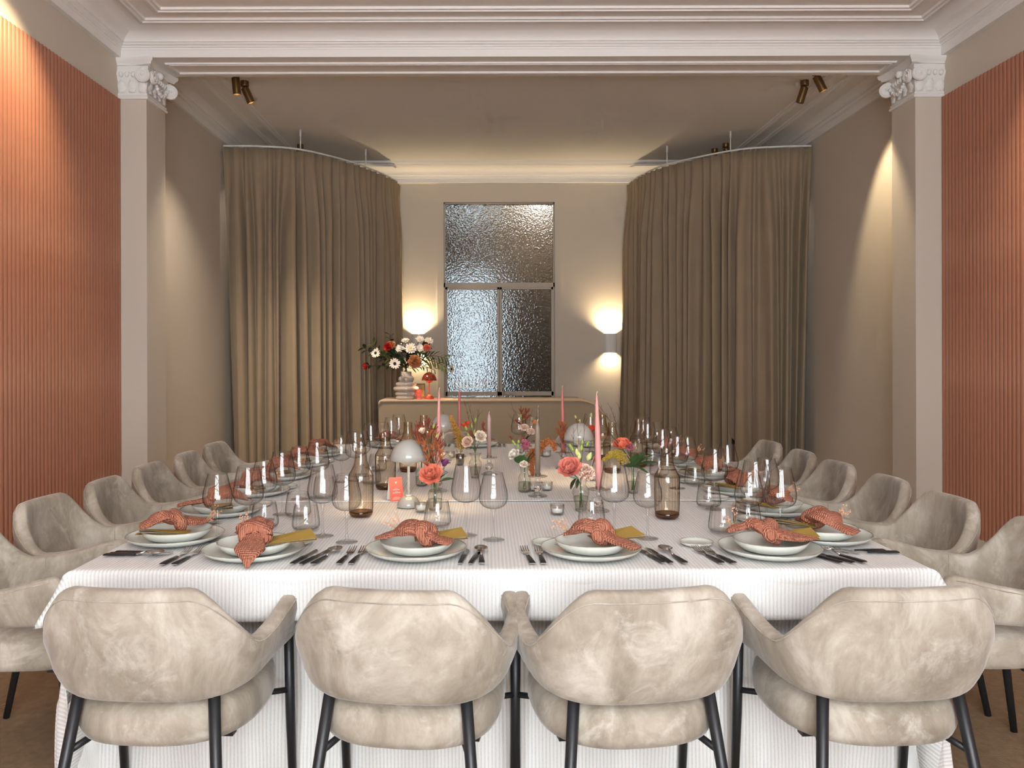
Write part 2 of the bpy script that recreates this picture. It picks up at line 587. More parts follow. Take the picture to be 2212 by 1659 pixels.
# passage beyond the glass: plain walls with its own openings to the daylight
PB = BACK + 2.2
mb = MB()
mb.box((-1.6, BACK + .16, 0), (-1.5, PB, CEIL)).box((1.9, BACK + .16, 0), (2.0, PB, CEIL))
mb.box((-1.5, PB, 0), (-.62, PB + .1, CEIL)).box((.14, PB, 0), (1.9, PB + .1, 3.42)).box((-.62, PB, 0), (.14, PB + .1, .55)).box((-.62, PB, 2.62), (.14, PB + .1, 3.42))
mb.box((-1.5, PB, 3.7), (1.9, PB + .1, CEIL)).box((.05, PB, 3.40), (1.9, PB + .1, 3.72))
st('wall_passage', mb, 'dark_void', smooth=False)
pl_ = thing('added_passage_lamp', 'added fill lamp brightening the passage beyond the hammered glass', 'lamp', (.75, BACK + 1.2, CEIL))  # invented fixture, added to brighten the passage walls behind the panes
MB().lathe([(0, 0), (.10, 0), (.10, -.03), (.08, -.06), (0, -.07)], 20).build('shade', 'card_white', pl_)
ld = bpy.data.lights.new('passage_fill_light', 'POINT')
ld.energy, ld.color, ld.shadow_soft_size = 38, (1.0, .90, .80), .08
lo = bpy.data.objects.new('passage_fill_light', ld)
C.objects.link(lo)
lo.parent = pl_
lo.location = (0, 0, -.2)

# cornices of the two halves of the room
prof = [(0, CORN), (.036, CORN), (.036, 3.638), (.040, 3.641), (.040, 3.655), (.050, 3.657), (.050, 3.666), (.058, 3.669), (.066, 3.676), (.066, 3.684), (.078, 3.686)]
for k in range(1, 13):
    a = pi / 2 * k / 12
    prof.append((.078 + .19 * (1 - cos(a)), 3.686 + (CEIL - 3.684) * sin(a)))
for i, (y0, y1) in enumerate(((FRONT, BEAM0), (BEAM1, BACK))):
    mb = MB()
    sweep_rect(mb, ROOM_L, ROOM_R, y0, y1, prof)
    o = st('trim_%d' % (i + 1), mb, 'plaster', angle=25)
    o['label'] = ['white plaster cornice round the near half of the room', 'white plaster cornice round the far half of the room'][i]
    for k, d in enumerate((.262, .44)):
        b = MB()
        pr = [(0, 0), (.004, -.010), (.014, -.012), (.018, -.006), (.026, -.008), (.032, -.020), (.046, -.023), (.052, -.014), (.060, -.010), (.066, -.016), (.076, -.016), (.080, 0)]
        sweep_rect(b, ROOM_L + d, ROOM_R - d, y0 + d, y1 - d, [(u, CEIL + z) for u, z in pr])
        b.build('ceiling_moulding', 'plaster', o, angle=25)

# beam between the two halves
mb = MB().box((ROOM_L, BEAM0, CORN), (ROOM_R, BEAM1, CEIL))
beam = st('beam', mb, 'plaster', smooth=False)
beam['label'] = 'white plaster beam carried by the two pilasters'
b = MB()
sweep_rect(b, -2.42, 3.10, BEAM0 + .075, BEAM1 - .035, [(0, CORN), (.004, CORN - .012), (.012, CORN - .012), (.016, CORN - .004), (.022, CORN - .004), (.026, CORN - .014), (.036, CORN - .014), (.040, CORN)])
b.build('soffit_moulding', 'plaster', beam, angle=25)

# pilasters with capitals
def capital(sx, col):
    """sx=+1 for the left pilaster (its free side looks to +x); mirrored for the right one"""
    w, d = .21, BEAM1 - BEAM0
    x0 = ROOM_L if sx > 0 else ROOM_R
    def P(u, v, z):                       # u: out of the side wall, v: along the depth
        return (x0 + sx * u, BEAM0 + v, z)
    cap = bpy.data.objects.new('capital', None)
    C.objects.link(cap)
    cap.parent = col
    def ring(e, z):
        return [P(0, -e, z), P(w + e, -e, z), P(w + e, d + e, z), P(0, d + e, z)]
    mb = MB()
    mb.loft([ring(0, 3.285), ring(.012, 3.288), ring(.016, 3.298), ring(.012, 3.308), ring(.004, 3.312), ring(.010, 3.318), ring(.010, 3.326), ring(0, 3.33),
             ring(.002, 3.36), ring(.010, 3.42), ring(.026, 3.455), ring(.032, 3.47), ring(.026, 3.482), ring(.02, 3.50), ring(.016, 3.53)], caps=False)
    fix_normals(mb.build('bell', 'plaster', cap, angle=35))
    # abacus: concave sides, horns at the free corners
    def aring(e, z):
        pts = []
        n = 8
        for k in range(n + 1):
            t = k / n
            pts.append(P(t * (w + e), -e - .035 * t ** 3 + .0 * (1 - t), z))
        for k in range(n + 1):
            t = k / n
            q = (2 * t - 1)
            pts.append(P(w + e + .035 * abs(q) ** 3, -e - .035 + t * (d + 2 * e + .07), z))
        for k in range(n + 1):
            t = 1 - k / n
            pts.append(P(t * (w + e), d + e + .035 * t ** 3, z))
        return pts
    mb = MB()
    mb.loft([aring(.012, 3.53), aring(.020, 3.535), aring(.022, 3.545), aring(.034, 3.556), aring(.042, 3.572), aring(.042, 3.585)], caps=True)
    fix_normals(mb.build('abacus', 'plaster', cap, angle=35))
    # volutes: three scrolls at the free corners
    def scroll(c, nx, ny, r, flip):
        """c centre; (nx, ny) the way the scroll faces"""
        tx, ty = -ny, nx
        m = MB()
        disc = []
        for z, rr in ((0.0, r), (.012, r), (.018, r * .92), (.018, .002)):
            disc.append([(c[0] + nx * z + tx * rr * cos(a), c[1] + ny * z + ty * rr * cos(a), c[2] + rr * sin(a)) for a in [2 * pi * j / 20 for j in range(20)]])
        m.loft(disc)
        pts, rad = [], []
        for k in range(46):
            t = k / 45
            a = flip * t * 2.3 * 2 * pi + pi / 2
            rr = r * .9 * (1 - .86 * t)
            pts.append((c[0] + nx * .018 + tx * rr * cos(a), c[1] + ny * .018 + ty * rr * cos(a), c[2] + rr * sin(a)))
            rad.append(.0085 * (1 - .5 * t))
        m.tube(pts, rad, 6)
        m.ball((c[0] + nx * .022, c[1] + ny * .022, c[2]), .011, 8, 5)
        fix_normals(m.build('volute', 'plaster', cap, angle=40))
    scroll(P(w - .012, -.034, 3.455), 0, -1, .056, -sx)
    scroll(P(w + .045, d - .015, 3.445), sx * .5, -.866, .058, sx)
    scroll(P(w + .030, .03, 3.455), sx, 0, .05, -sx)
    # eggs of the echinus and the leaves below
    for k in range(3):
        m = MB().ball(P(.035 + k * .045, -.034, 3.462), .017, 8, 6, 1.25)
        m.build('egg', 'plaster', cap)
    for k in range(5):
        m = MB().ball(P(w + .034, .105 + k * .038, 3.462), .016, 8, 6, 1.25)
        m.build('egg', 'plaster', cap)
    def acan(c, nx, ny, wd, h):
        tx, ty = -ny, nx
        m = MB()
        def fn(u, v):
            q = (v - .5) * 2
            ww = wd * (sin(pi * min(1, .15 + u * .95)) ** .6) * (1 - .12 * abs(sin(9 * u)))
            o = .008 + .03 * u ** 3 + .008 * (1 - q * q) + .004 * sin(14 * u)
            return (c[0] + tx * q * ww + nx * o, c[1] + ty * q * ww + ny * o, c[2] + h * (u - .16 * u ** 6))
        m.grid(fn, 10, 6)
        fix_normals(m.build('acanthus_leaf', 'plaster', cap))
    for k in range(3):
        acan(P(.03 + .075 * k, 0, 3.335), 0, -1, .034, .105)
    for k in range(4):
        acan(P(w, .05 + .088 * k, 3.335), sx, 0, .04, .11)
    # garland hanging from the volutes on the free side
    m = MB()
    for k in range(15):
        t = k / 14
        m.ball(P(w + .035, .06 + t * .27, 3.455 - .085 * sin(pi * t)), .013 + .004 * (k % 2), 7, 5)
    m.build('garland', 'plaster', cap)
    MB().ball(P(w + .03, d / 2, 3.515), .03, 8, 6).build('rosette', 'plaster', cap)
for sx, nm in ((1, 'left'), (-1, 'right')):
    x0 = ROOM_L if sx > 0 else ROOM_R
    xa, xb = sorted((x0, x0 + sx * .21))
    col = st('column_' + nm, MB().box((xa, BEAM0, 0), (xb, BEAM1, 3.30)), 'paint', smooth=False)
    col['label'] = ['square greige pilaster with white scrolled capital on the left', 'square greige pilaster with white scrolled capital on the right'][0 if sx > 0 else 1]
    capital(sx, col)

# reeded terracotta wall panels, one slat beside the other
def slat_mesh():
    m = MB()
    n = 7
    for z in (.10, 3.285):
        pass
    ring = lambda z: [(.016 * sin(pi * k / n), -.0215 * cos(pi * k / n), z) for k in range(n + 1)]
    m.loft([ring(.10), ring(3.285)], closed=False)
    k = len(m.v) // 2
    m.f.append(tuple(range(k, 2 * k)))
    m.f.append(tuple(range(k - 1, -1, -1)))
    return m
for sx, nm, x0 in ((1, 'left', ROOM_L), (-1, 'right', ROOM_R)):
    pan = MB().box((min(x0, x0 + sx * .006), FRONT, .10), (max(x0, x0 + sx * .006), BEAM0, 3.283)).build('wall_panel_' + nm, 'reed', smooth=False)
    tag(pan, ['reeded terracotta panelling on the left wall', 'reeded terracotta panelling on the right wall'][0 if sx > 0 else 1], None, None, 'structure')
    me = None
    y, ny = BEAM0 - .0215, 0
    rest = MB()
    while y > FRONT + .02:
        if y > 4.3:
            if me is None:
                o = slat_mesh().build('slat', 'reed', pan, angle=50)
                me = o.data
            else:
                o = bpy.data.objects.new('slat', me)
                C.objects.link(o)
                o.parent = pan
            o.location = (x0 + sx * .006, y, 0)
            o.scale = (sx, 1, 1)
        else:
            rest.join(slat_mesh(), Matrix.Translation((x0 + sx * .006, y, 0)) @ Matrix.Diagonal((sx, 1, 1, 1)))
        y -= .043
    r = rest.build('slat_run', 'reed', pan, angle=50)
    r['kind'] = 'stuff'
    b = MB()
    b.box((min(x0, x0 + sx * .022), FRONT, 0), (max(x0, x0 + sx * .022), BEAM0, .10))
    b.box((min(x0, x0 + sx * .018), BEAM1, 0), (max(x0, x0 + sx * .018), BACK, .10))
    st('baseboard_' + nm, b, 'paint', smooth=False)
b = MB().box((ROOM_L, BACK - .018, 0), (WX0 - .085, BACK, .10)).box((WX1 + .085, BACK - .018, 0), (ROOM_R, BACK, .10))
st('baseboard_back', b, 'paint', smooth=False)
# ------------------------------------------------------------------ curtains on curved rails
RAIL = 3.545
PATHS = {
    'left': [(-2.71, 8.60), (-2.33, 8.62), (-1.95, 8.76), (-1.56, 9.24), (-1.30, 9.76), (-1.14, 10.22), (-1.12, 10.52)],
    'right': [(3.38, 8.66), (3.0, 8.70), (2.60, 8.86), (2.06, 9.48), (1.88, 10.0), (1.83, 10.24), (1.81, 10.52)]}
HANG = {'left': [(-1.95, 8.76), (-1.385, 9.6)], 'right': [(2.60, 8.86), (2.06, 9.48)]}
def resample(pts, n):
    L = [0]
    for a, b in zip(pts, pts[1:]):
        L.append(L[-1] + (b - a).length)
    out, k = [], 0
    for i in range(n + 1):
        s = L[-1] * i / n
        while k < len(L) - 2 and L[k + 1] < s:
            k += 1
        t = (s - L[k]) / max(1e-9, L[k + 1] - L[k])
        out.append(pts[k].lerp(pts[k + 1], t))
    return out, L[-1]
for side in ('left', 'right'):
    sg = 1 if side == 'left' else -1
    rnd = random.Random(3 if side == 'left' else 11)
    pl = spline([(x, y, 0) for x, y in PATHS[side]], 10)
    npl, per = 24, 12
    N = npl * per
    pts, L = resample(pl, N)
    ph, am, lean = [], [], []
    for k in range(npl + 1):
        am.append(rnd.uniform(.55, 1.5))
        lean.append(rnd.uniform(-1, 1))
    root = thing('curtain', ['floor-length taupe curtain on the curved rail left of the glazed door', 'floor-length taupe curtain on the curved rail right of the glazed door'][side == 'right'], 'curtain', (0, 0, 0))
    rows = 22
    vsx = []
    for r in range(rows + 1):
        t = r / rows                                       # 0 top, 1 floor
        z = RAIL - .02 - t * (RAIL - .03)
        for i in range(N + 1):
            p = pts[i]
            a, b = pts[max(i - 1, 0)], pts[min(i + 1, N)]
            d = (b - a).normalized()
            n = Vector((d.y, -d.x, 0)) * sg
            q = i / per
            k = min(int(q), npl - 1)
            f = q - k
            amp = (am[k] * (1 - f) + am[k + 1] * f)
            ln = lean[k] * (1 - f) + lean[k + 1] * f
            phase = 2 * pi * (q + .30 * sin(q * 1.1 + 2 * sg) * sm(0, .3, t) + .16 * sin(q * 2.7 + sg)) + t * ln * 2.2
            wv = cos(phase)
            wv = (abs(wv) ** .8) * (1 if wv > 0 else -1) + .35 * sin(phase * 2 + ln * 3) * t
            off = (.012 + .040 * sm(0, .22, t) + .012 * t) * amp * wv + .02 * t * sin(q * .9 + 1.3 * sg)
            head = .020 * (1 - sm(0, .07, t)) * (max(0, cos(2 * pi * q)) ** 6)
            edge = sm(0.16, 0, i / N)
            sh = Vector((sg * edge * .09 * t, 0, 0))
            pos = p + n * (off + head) + sh + d * (.02 * sin(phase * .5 + ln) * t)
            vsx.append((pos.x, pos.y, z))
    W = N + 1
    m = MB().add(vsx, [(r * W + i, r * W + i + 1, (r + 1) * W + i + 1, (r + 1) * W + i) for r in range(rows) for i in range(N)])
    o = m.build('drape', 'curtain_cloth', root)
    so = o.modifiers.new('thickness', 'SOLIDIFY')
    so.thickness = .004
    rail = thing('curtain_rail', 'curved white curtain rail hung from the ceiling on the %s' % side, 'rail')
    mb = MB().tube([(p.x, p.y, RAIL) for p in pl], .011, 8)
    mb.build('track', 'white_metal', rail)
    for hx, hy in HANG[side]:
        h = MB().tube([(hx, hy, RAIL), (hx, hy, CEIL - .06)], .006, 8).tube([(hx, hy, CEIL - .075), (hx, hy, CEIL)], .011, 8)
        h.build('hanger', 'white_metal', rail)
    for k in range(npl):
        if k % 2 == 0:
            p = pts[k * per]
            MB().tube([(p.x, p.y, RAIL - .008), (p.x, p.y, RAIL - .034)], .003, 6).build('glider', 'white_metal', rail)

# ------------------------------------------------------------------ ceiling spots
def spot(loc, aim, label, lit=True, energy=60, size=70, blend=.35, col=(1.0, .85, .68)):
    t = thing('ceiling_spotlight', label, 'spotlight', loc, 0, 'bronze cylinder ceiling spots')
    a = Vector(aim).normalized()
    MB().lathe([(.0, 0), (.036, 0), (.036, -.042), (.033, -.046), (0, -.046)], 20).build('mount', 'bronze', t, angle=40)
    MB().lathe([(.012, -.044), (.012, -.07)], 10).build('joint', 'bronze_dark', t)
    q = a.to_track_quat('-Z', 'Y').to_matrix().to_4x4()
    M = Matrix.Translation((0, 0, -.056)) @ q
    body = MB().lathe([(.0, 0.0), (.030, 0.0), (.0335, -.004), (.0335, -.135), (.031, -.137), (.0295, -.133), (.0295, -.112), (0, -.112)], 22).xform(M)
    bo = body.build('barrel', 'bronze', t, angle=40)
    MB().lathe([(.0, -.1135), (.0285, -.1135), (.0285, -.1145), (0, -.1145)], 18).xform(M).build('lens', 'bulb' if lit else 'bronze_dark', bo)
    if lit:
        ld = bpy.data.lights.new('spot', 'SPOT')
        ld.energy, ld.spot_size, ld.spot_blend, ld.color = energy, R(size), blend, col
        ld.shadow_soft_size = .03
        lo = bpy.data.objects.new('spot_beam', ld)
        C.objects.link(lo)
        lo.parent = t
        lo.matrix_local = Matrix.Translation((0, 0, -.056) ) @ q @ Matrix.Translation((0, 0, -.15))
    return t
spot((-2.09, 6.96, CEIL), (.06, .10, -1), 'bronze ceiling spot nearest the left pilaster, pointing straight down', True, 70, 100, .9)
spot((-2.09, 7.22, CEIL), (.42, .16, -1), 'bronze ceiling spot behind the left pair, tilted towards the table', True, 120, 90, .9)
spot((2.76, 6.96, CEIL), (.47, -.05, -1), 'bronze ceiling spot by the right pilaster, tilted at the right wall', True, 45, 66, .5, (1.0, .80, .52))
spot((2.77, 7.24, CEIL), (-.26, .22, -1), 'unlit bronze ceiling spot on the right, tilted left', False)
spot((-2.09, 9.38, CEIL), (-.5, -.05, -1), 'bronze ceiling spot half hidden behind the left curtain', True, 8, 100)
spot((2.70, 9.38, CEIL), (.4, .05, -1), 'bronze ceiling spot half hidden behind the right curtain', True, 5, 100)
spot((2.64, 9.62, CEIL), (-.4, .05, -1), 'bronze ceiling spot furthest back, behind the right curtain', False)
spot((-2.09, 4.70, CEIL), (-.62, -.12, -1), 'bronze ceiling spot over the left wall, near half of the room', True, 60, 95, .9, (1.0, .76, .46))
spot((2.76, 4.70, CEIL), (.62, -.1, -1), 'bronze ceiling spot over the right wall, near half of the room', True, 45, 95, .9, (1.0, .76, .50))
for k_, y_ in enumerate((2.3, -.1, -2.5)):  # out-of-view spots continuing the two rows, added for ambient light
    spot((-2.09, y_, CEIL), (-.5, .05, -1), 'added unseen bronze ceiling spot over the left of the near half, %s' % ('over the front chairs', 'above the camera', 'by the street windows')[k_], True, 30, 110, .9, (1.0, .88, .74))
    spot((2.76, y_, CEIL), (.5, .05, -1), 'added unseen bronze ceiling spot over the right of the near half, %s' % ('over the front chairs', 'above the camera', 'by the street windows')[k_], True, 30, 110, .9, (1.0, .88, .74))

# ------------------------------------------------------------------ wall sconces
for i, px in enumerate((903, 1318)):
    c = deep(px, 742, BACK)
    t = thing('wall_sconce', ['fluted wall light behind the flowers, glowing up and down', 'fluted wall light beside the right curtain, glowing up and down'][i], 'wall light', (c.x, BACK, c.z), 0, 'fluted wall lights')
    h, r = .245, .078
    def ring(z, rr, n=48):
        pts = []
        for k in range(n + 1):
            a = pi * k / n
            q = rr * (1 + .035 * cos(26 * a))
            pts.append((q * cos(a), -q * sin(a) * .95 - .002, z))
        return pts
    MB().loft([ring(-h / 2, r), ring(h / 2, r)], closed=False).loft([ring(h / 2, r), ring(h / 2, r - .006), ring(-h / 2, r - .006), ring(-h / 2, r)], closed=False).build('shade', 'white_metal', t, angle=60)
    MB().box((-.05, -.02, -.08), (.05, 0, .08)).build('back_plate', 'white_metal', t, smooth=False)
    for s in (1, -1):
        MB().lathe([(0, s * .06), (.024, s * .06), (.024, s * .075), (0, s * .078)], 14, at=(0, -.04, 0)).build('lamp', 'diffuser', t)
        ld = bpy.data.lights.new('sconce_beam', 'SPOT')
        ld.energy, ld.spot_size, ld.spot_blend, ld.color, ld.shadow_soft_size = (58 if s > 0 else 15), R(140), 1.0, (1.0, .77, .46), .02
        lo = bpy.data.objects.new('sconce_beam', ld)
        C.objects.link(lo)
        lo.parent = t
        lo.location = (0, -.055, s * .088)
        lo.rotation_euler = (R(180) if s > 0 else 0, 0, 0)

# ------------------------------------------------------------------ bar counter with rounded shoulder
BARY, BARZ = 8.40, .93
out = [(-1.09, 0), (-1.09, BARZ - .03)]
for k in range(7):
    a = pi - pi / 2 * k / 6
    out.append((-1.06 + .03 * cos(a), BARZ - .03 + .03 * sin(a)))
for k in range(15):
    a = pi / 2 - pi / 2 * k / 14
    out.append((.93 + .31 * cos(a), BARZ - .30 + .30 * sin(a)))
out.append((1.24, 0))
bar = thing('bar_counter', 'taupe bar counter with a rounded right shoulder behind the table', 'bar')
mb = MB().loft([[(x, BARY, z - (.022 if z > .9 else 0)) for x, z in out], [(x, BARY + .50, z - (.022 if z > .9 else 0)) for x, z in out]], caps=True)
fix_normals(mb.build('body', 'bar_paint', bar, angle=30))
tp = [p for p in out if p[1] > .60]
mb = MB().loft([[(x, BARY - .012, z + .001) for x, z in tp], [(x, BARY + .51, z + .001) for x, z in tp]], closed=False)
o = mb.build('top', 'bar_top', bar, angle=40)
so = o.modifiers.new('thickness', 'SOLIDIFY')
so.thickness = .022
so.offset = -1

# flutes on the bar
def flute():
    t = thing('champagne_flute', 'x', 'glass', group='champagne flutes on the bar')
    MB().lathe([(.0005, .002), (.026, .001), (.030, .002), (.027, .004), (.008, .007), (.0045, .014), (.004, .085), (.007, .098)], 16).build('foot', 'crystal_foot', t)
    MB().lathe([(.001, .098), (.012, .100), (.0215, .108), (.023, .13), (.022, .17), (.0195, .205)], 20).build('bowl', 'crystal', t)
    return t
fl = flute()
spots = [(979, 8.52), (987, 8.66), (995, 8.50), (1002, 8.64), (1009, 8.52), (1017, 8.66), (1024, 8.50), (1032, 8.62), (1039, 8.50), (1047, 8.64), (1052, 8.52)]
for i, (px, y) in enumerate(spots):
    row = sorted(p for p, yy in spots if (yy < 8.58) == (y < 8.58))
    put(fl, ((px - VX) * y / F, y, BARZ), 0, 'empty champagne flute on the bar, %s row, %s from the left' % ('front' if y < 8.58 else 'back', ('first', 'second', 'third', 'fourth', 'fifth', 'sixth')[row.index(px)]))

# ------------------------------------------------------------------ table and its cloths
TX0, TX1, TY0, TY1 = -1.202, 1.283, 2.44, 5.86
tab = thing('dining_table', 'long dining table under white striped cloths', 'table')
MB().bbox((TX0 + .012, TY0 + .012, TOP - .034), (TX1 - .012, TY1 - .012, TOP - .006)).build('table_top', 'wood_brown', tab, smooth=False)
for x in (TX0 + .25, .04, TX1 - .25):
    for y in (TY0 + .4, 4.15, TY1 - .4):
        MB().tube([(x, y, 0), (x, y, TOP - .034)], .03, 10).build('leg', 'black_metal', tab)

def set_uv(o, uvs):
    me = o.data
    l = me.uv_layers.new(name='UVMap')
    for i, lp in enumerate(me.loops):
        l.data[i].uv = uvs[lp.vertex_index]

def cloth(name, label, x0, x1, y0, y1, z, dx, dyf, dyb, ripple=.008, flare=.45, creases=(), seed=1, group=None, step=.035, parent=None, dive=0.0, tuck=0.0):
    rnd = random.Random(seed)
    ph = [rnd.uniform(0, 6.3) for _ in range(8)]
    def axis(a, b, da, db):
        c = []
        def rng(p, q, n):
            return [p + (q - p) * k / n for k in range(n)]
        if da:
            c += rng(a - da, a - .02, max(3, int(da / .02)))
            c += rng(a - .02, a, 6)
        c += rng(a, b, int((b - a) / step))
        if db:
            c += rng(b, b + .02, 6)
            c += rng(b + .02, b + db, max(3, int(db / .02)))
            c.append(b + db)
        else:
            c.append(b)
        return c
    us, vv = axis(x0, x1, dx, dx), axis(y0, y1, dyf, dyb)
    rr = .014
    verts, uvs = [], []
    for u in us:
        for v in vv:
            ex = (x0 - u) if u < x0 else (u - x1 if u > x1 else 0)
            sx = -1 if u < x0 else 1
            ey = (y0 - v) if v < y0 else (v - y1 if v > y1 else 0)
            sy = -1 if v < y0 else 1
            X, Yv = min(max(u, x0), x1), min(max(v, y0), y1)
            e, mn = max(ex, ey), min(ex, ey)
            zz = z
            if e > 0:
                a = min(e / rr, pi / 2)
                out_ = rr * sin(a)
                down = rr * (1 - cos(a)) + max(0, e - rr * pi / 2)
                w = min(1, down / .12)
                wav = ripple * w * (sin(9 * u + 7 * v + ph[0]) + .6 * sin(21 * (u + v) + ph[1]))
                fx, fy = (ex / e, ey / e) if e else (0, 0)
                X += sx * (fx * (out_ + wav + .03 * w * dive) + flare * mn) if ex > 0 else 0
                Yv += sy * (fy * (out_ + wav + .03 * w * dive - tuck * sm(.01, .22, down)) + flare * mn) if ey > 0 else 0
                zz = z - down
            else:
                zz += .0012 * (sin(5 * u + ph[2]) * sin(6 * v + ph[3])) 
                for (cy_, hgt, wd) in creases:
                    dd = (v - cy_ - .01 * sin(2.3 * u + ph[4])) / wd
                    zz += hgt * math.exp(-dd * dd) * (.7 + .3 * sin(3.1 * u + ph[5]))
            verts.append((X, Yv, zz))
            uvs.append((u, v))
    n = len(vv)
    fs = []
    for i in range(len(us) - 1):
        for j in range(n - 1):
            a, b, c, d = i * n + j, (i + 1) * n + j, (i + 1) * n + j + 1, i * n + j + 1
            um, vm = (us[i] + us[i + 1]) / 2, (vv[j] + vv[j + 1]) / 2
            if (um < x0 or um > x1) and (vm < y0 or vm > y1):
                if (um < x0) == (vm < y0):
                    fs += [(a, b, c), (a, c, d)]
                else:
                    fs += [(a, b, d), (b, c, d)]
            else:
                fs.append((a, b, c, d))
    o = MB().add(verts, fs).build(name, 'linen')
    set_uv(o, uvs)
    so = o.modifiers.new('thickness', 'SOLIDIFY')
    so.thickness = .0016
    so.offset = 1
    tag(o, label, 'tablecloth', group)
    return o
cloth('tablecloth', 'floor-length white under-cloth hanging behind the near chairs', TX0, TX1, TY0, TY1, TOP - .0055, .725, .725, .725, ripple=.012, flare=.10, seed=4, group='white striped tablecloths', step=.12, dive=1.0, tuck=.185)
cloth('tablecloth', 'white striped top cloth with a short drop over the near table edge', TX0 - .004, TX1 + .004, TY0 - .004, 3.66, TOP - .003, .155, .155, 0, ripple=.004, flare=.42, creases=((2.62, .002, .01), (3.2, .003, .015), (3.38, .004, .02)), seed=2, group='white striped tablecloths')
cloth('tablecloth', 'white striped top cloth over the far part of the table', TX0 - .008, TX1 + .008, 3.54, TY1 + .004, TOP, .155, 0, .155, ripple=.004, flare=.42, creases=((3.548, .0045, .012), (3.82, .004, .015), (4.1, .005, .02), (4.16, .003, .02), (4.62, .006, .02), (5.2, .005, .02)), seed=3, group='white striped tablecloths')

# ------------------------------------------------------------------ chairs
def chair_proto():
    t = thing('armchair', 'x', 'chair', group='velvet armchairs round the table')
    # plan of the shell, from the right arm's tip round the back to the left arm's tip
    half = [(.288, .205), (.283, .12), (.277, .03), (.272, -.06), (.262, -.14), (.235, -.205), (.185, -.247), (.12, -.266), (.05, -.272), (0, -.273)]
    plan = [Vector((x, y, 0)) for x, y in half] + [Vector((-x, y, 0)) for x, y in reversed(half[:-1])]
    pts, L = resample(spline(plan, 6), 72)
    N = len(pts) - 1
    rings, seam, seam2 = [], [], []
    for i, p in enumerate(pts):
        s = abs(2 * i / N - 1)                              # 0 at the back's middle, 1 at the arm tips
        d = (pts[min(i + 1, N)] - pts[max(i - 1, 0)]).normalized()
        n = Vector((-d.y, d.x, 0))
        if n.dot(Vector((p.x, p.y + .0, 0))) < 0 and s < .9:
            n = -n
        if s >= .9:
            n = Vector((1 if p.x > 0 else -1, 0, 0))
        top = .800 - .165 * sm(.22, .50, s) + .062 * sm(.50, 1.02, s)
        bot = .500 + .03 * sm(.2, .75, s)
        k = sm(.90, 1.0, s)
        mid = (top + bot) / 2
        top -= (top - mid - .04) * k ** 2 * .75
        bot += (mid - .03 - bot) * k ** 2 * .8
        th = .026 * (1 - .35 * k) + .006 * (1 - s)
        ring = []
        M = 22
        for j in range(M):
            a = 2 * pi * j / M
            ca, sa = cos(a), sin(a)
            hz = (abs(ca) ** .45) * (1 if ca > 0 else -1)
            tz = (abs(sa) ** .55) * (1 if sa > 0 else -1)
            z = mid + hz * (top - bot) / 2
            v = (z - .50) / .30                            # 0 bottom, 1 top
            sc = .86 + .14 * sm(-.12, .52, v) - .015 * sm(.7, 1, v)
            base = Vector((p.x * sc, p.y * (sc + .03) - .030 * max(0, v) * (1 - .7 * s), 0))
            if p.y > 0:
                base.y = p.y * (.9 + .1 * v)
            q = base + n * tz * th * (1 if tz > 0 else .9)
            ring.append((q.x, q.y, z))
            if j == 3:
                seam.append((q.x + n.x * .0012, q.y + n.y * .0012, z))
        rings.append(ring)
    mb = MB().loft(rings, caps=True)
    sh = fix_normals(mb.build('shell', 'velvet', t))
    MB().tube(seam[3:-3], .0016, 5).build('seam', 'velvet', sh)
    for sx in (1, -1):
        i = int(N * (.5 - sx * .29))
        r = rings[i]
        MB().tube([Vector(r[j]) - Vector((sx * .0005, 0, 0)) for j in range(20, 12, -1)], .0015, 5).build('seam', 'velvet', sh)
    # seat cushion
    def srow(k, z):
        pts = []
        for j in range(40):
            a = 2 * pi * j / 40
            ca, sa = cos(a), sin(a)
            x = (abs(ca) ** .72) * (1 if ca > 0 else -1) * .245 * k
            y = (abs(sa) ** .72) * (1 if sa > 0 else -1) * .255 * k + .0
            pts.append((x * (1 - .06 * (sa < 0) * abs(sa)), y, z))
        return pts
    mb = MB().loft([srow(.90, .378), srow(.965, .384), srow(1.0, .405), srow(1.0, .440), srow(.975, .465), srow(.90, .480), srow(.6, .487), srow(.2, .489)], caps=True)
    fix_normals(mb.build('seat', 'velvet', t))
    for sx in (1, -1):
        rear = MB().tube([(sx * .175, -.205, .535), (sx * .205, -.262, .26), (sx * .232, -.305, 0)], [.0155, .0145, .012], 10)
        rl = rear.build('leg', 'black_metal', t)
        MB().tube([(sx * .193, -.240, .362), (sx * .15, -.12, .378)], .009, 8).build('strut', 'black_metal', rl)
        fr = MB().tube([(sx * .262, .15, .60), (sx * .262, .17, .3), (sx * .262, .20, 0)], [.0145, .0145, .012], 10)
        f2 = fr.build('leg', 'black_metal', t)
        MB().tube([(sx * .262, .165, .37), (sx * .19, .10, .382)], .009, 8).build('strut', 'black_metal', f2)
    MB().box((-.2, -.14, .366), (.2, -.11, .38)).box((-.2, .09, .366), (.2, .12, .38)).build('seat_frame', 'black_metal', t, smooth=False)
    return t
chair = chair_proto()
ORD = ['nearest', 'second', 'third', 'fourth', 'fifth', 'furthest']
NEAR = ['leftmost', 'second from left', 'third from left', 'rightmost']
for k, (x, y, rz) in enumerate(((-.865, 2.355, -.06), (-.20, 2.335, -.14), (.365, 2.335, .14), (1.02, 2.345, .06))):
    put(chair, (x, y, 0), rz, 'cream velvet armchair seen from behind, %s of the four at the near end' % NEAR[k])
CY = [2.83 + .535 * k for k in range(6)]
for k, y in enumerate(CY):
    put(chair, (TX0 - .30 - .012 * (k % 2), y, 0), R(-90) + (.06, -.04, .03, 0, .05, -.03)[k], 'taupe velvet armchair, %s on the left side of the table' % ORD[k], None, (.92, 1, 1))
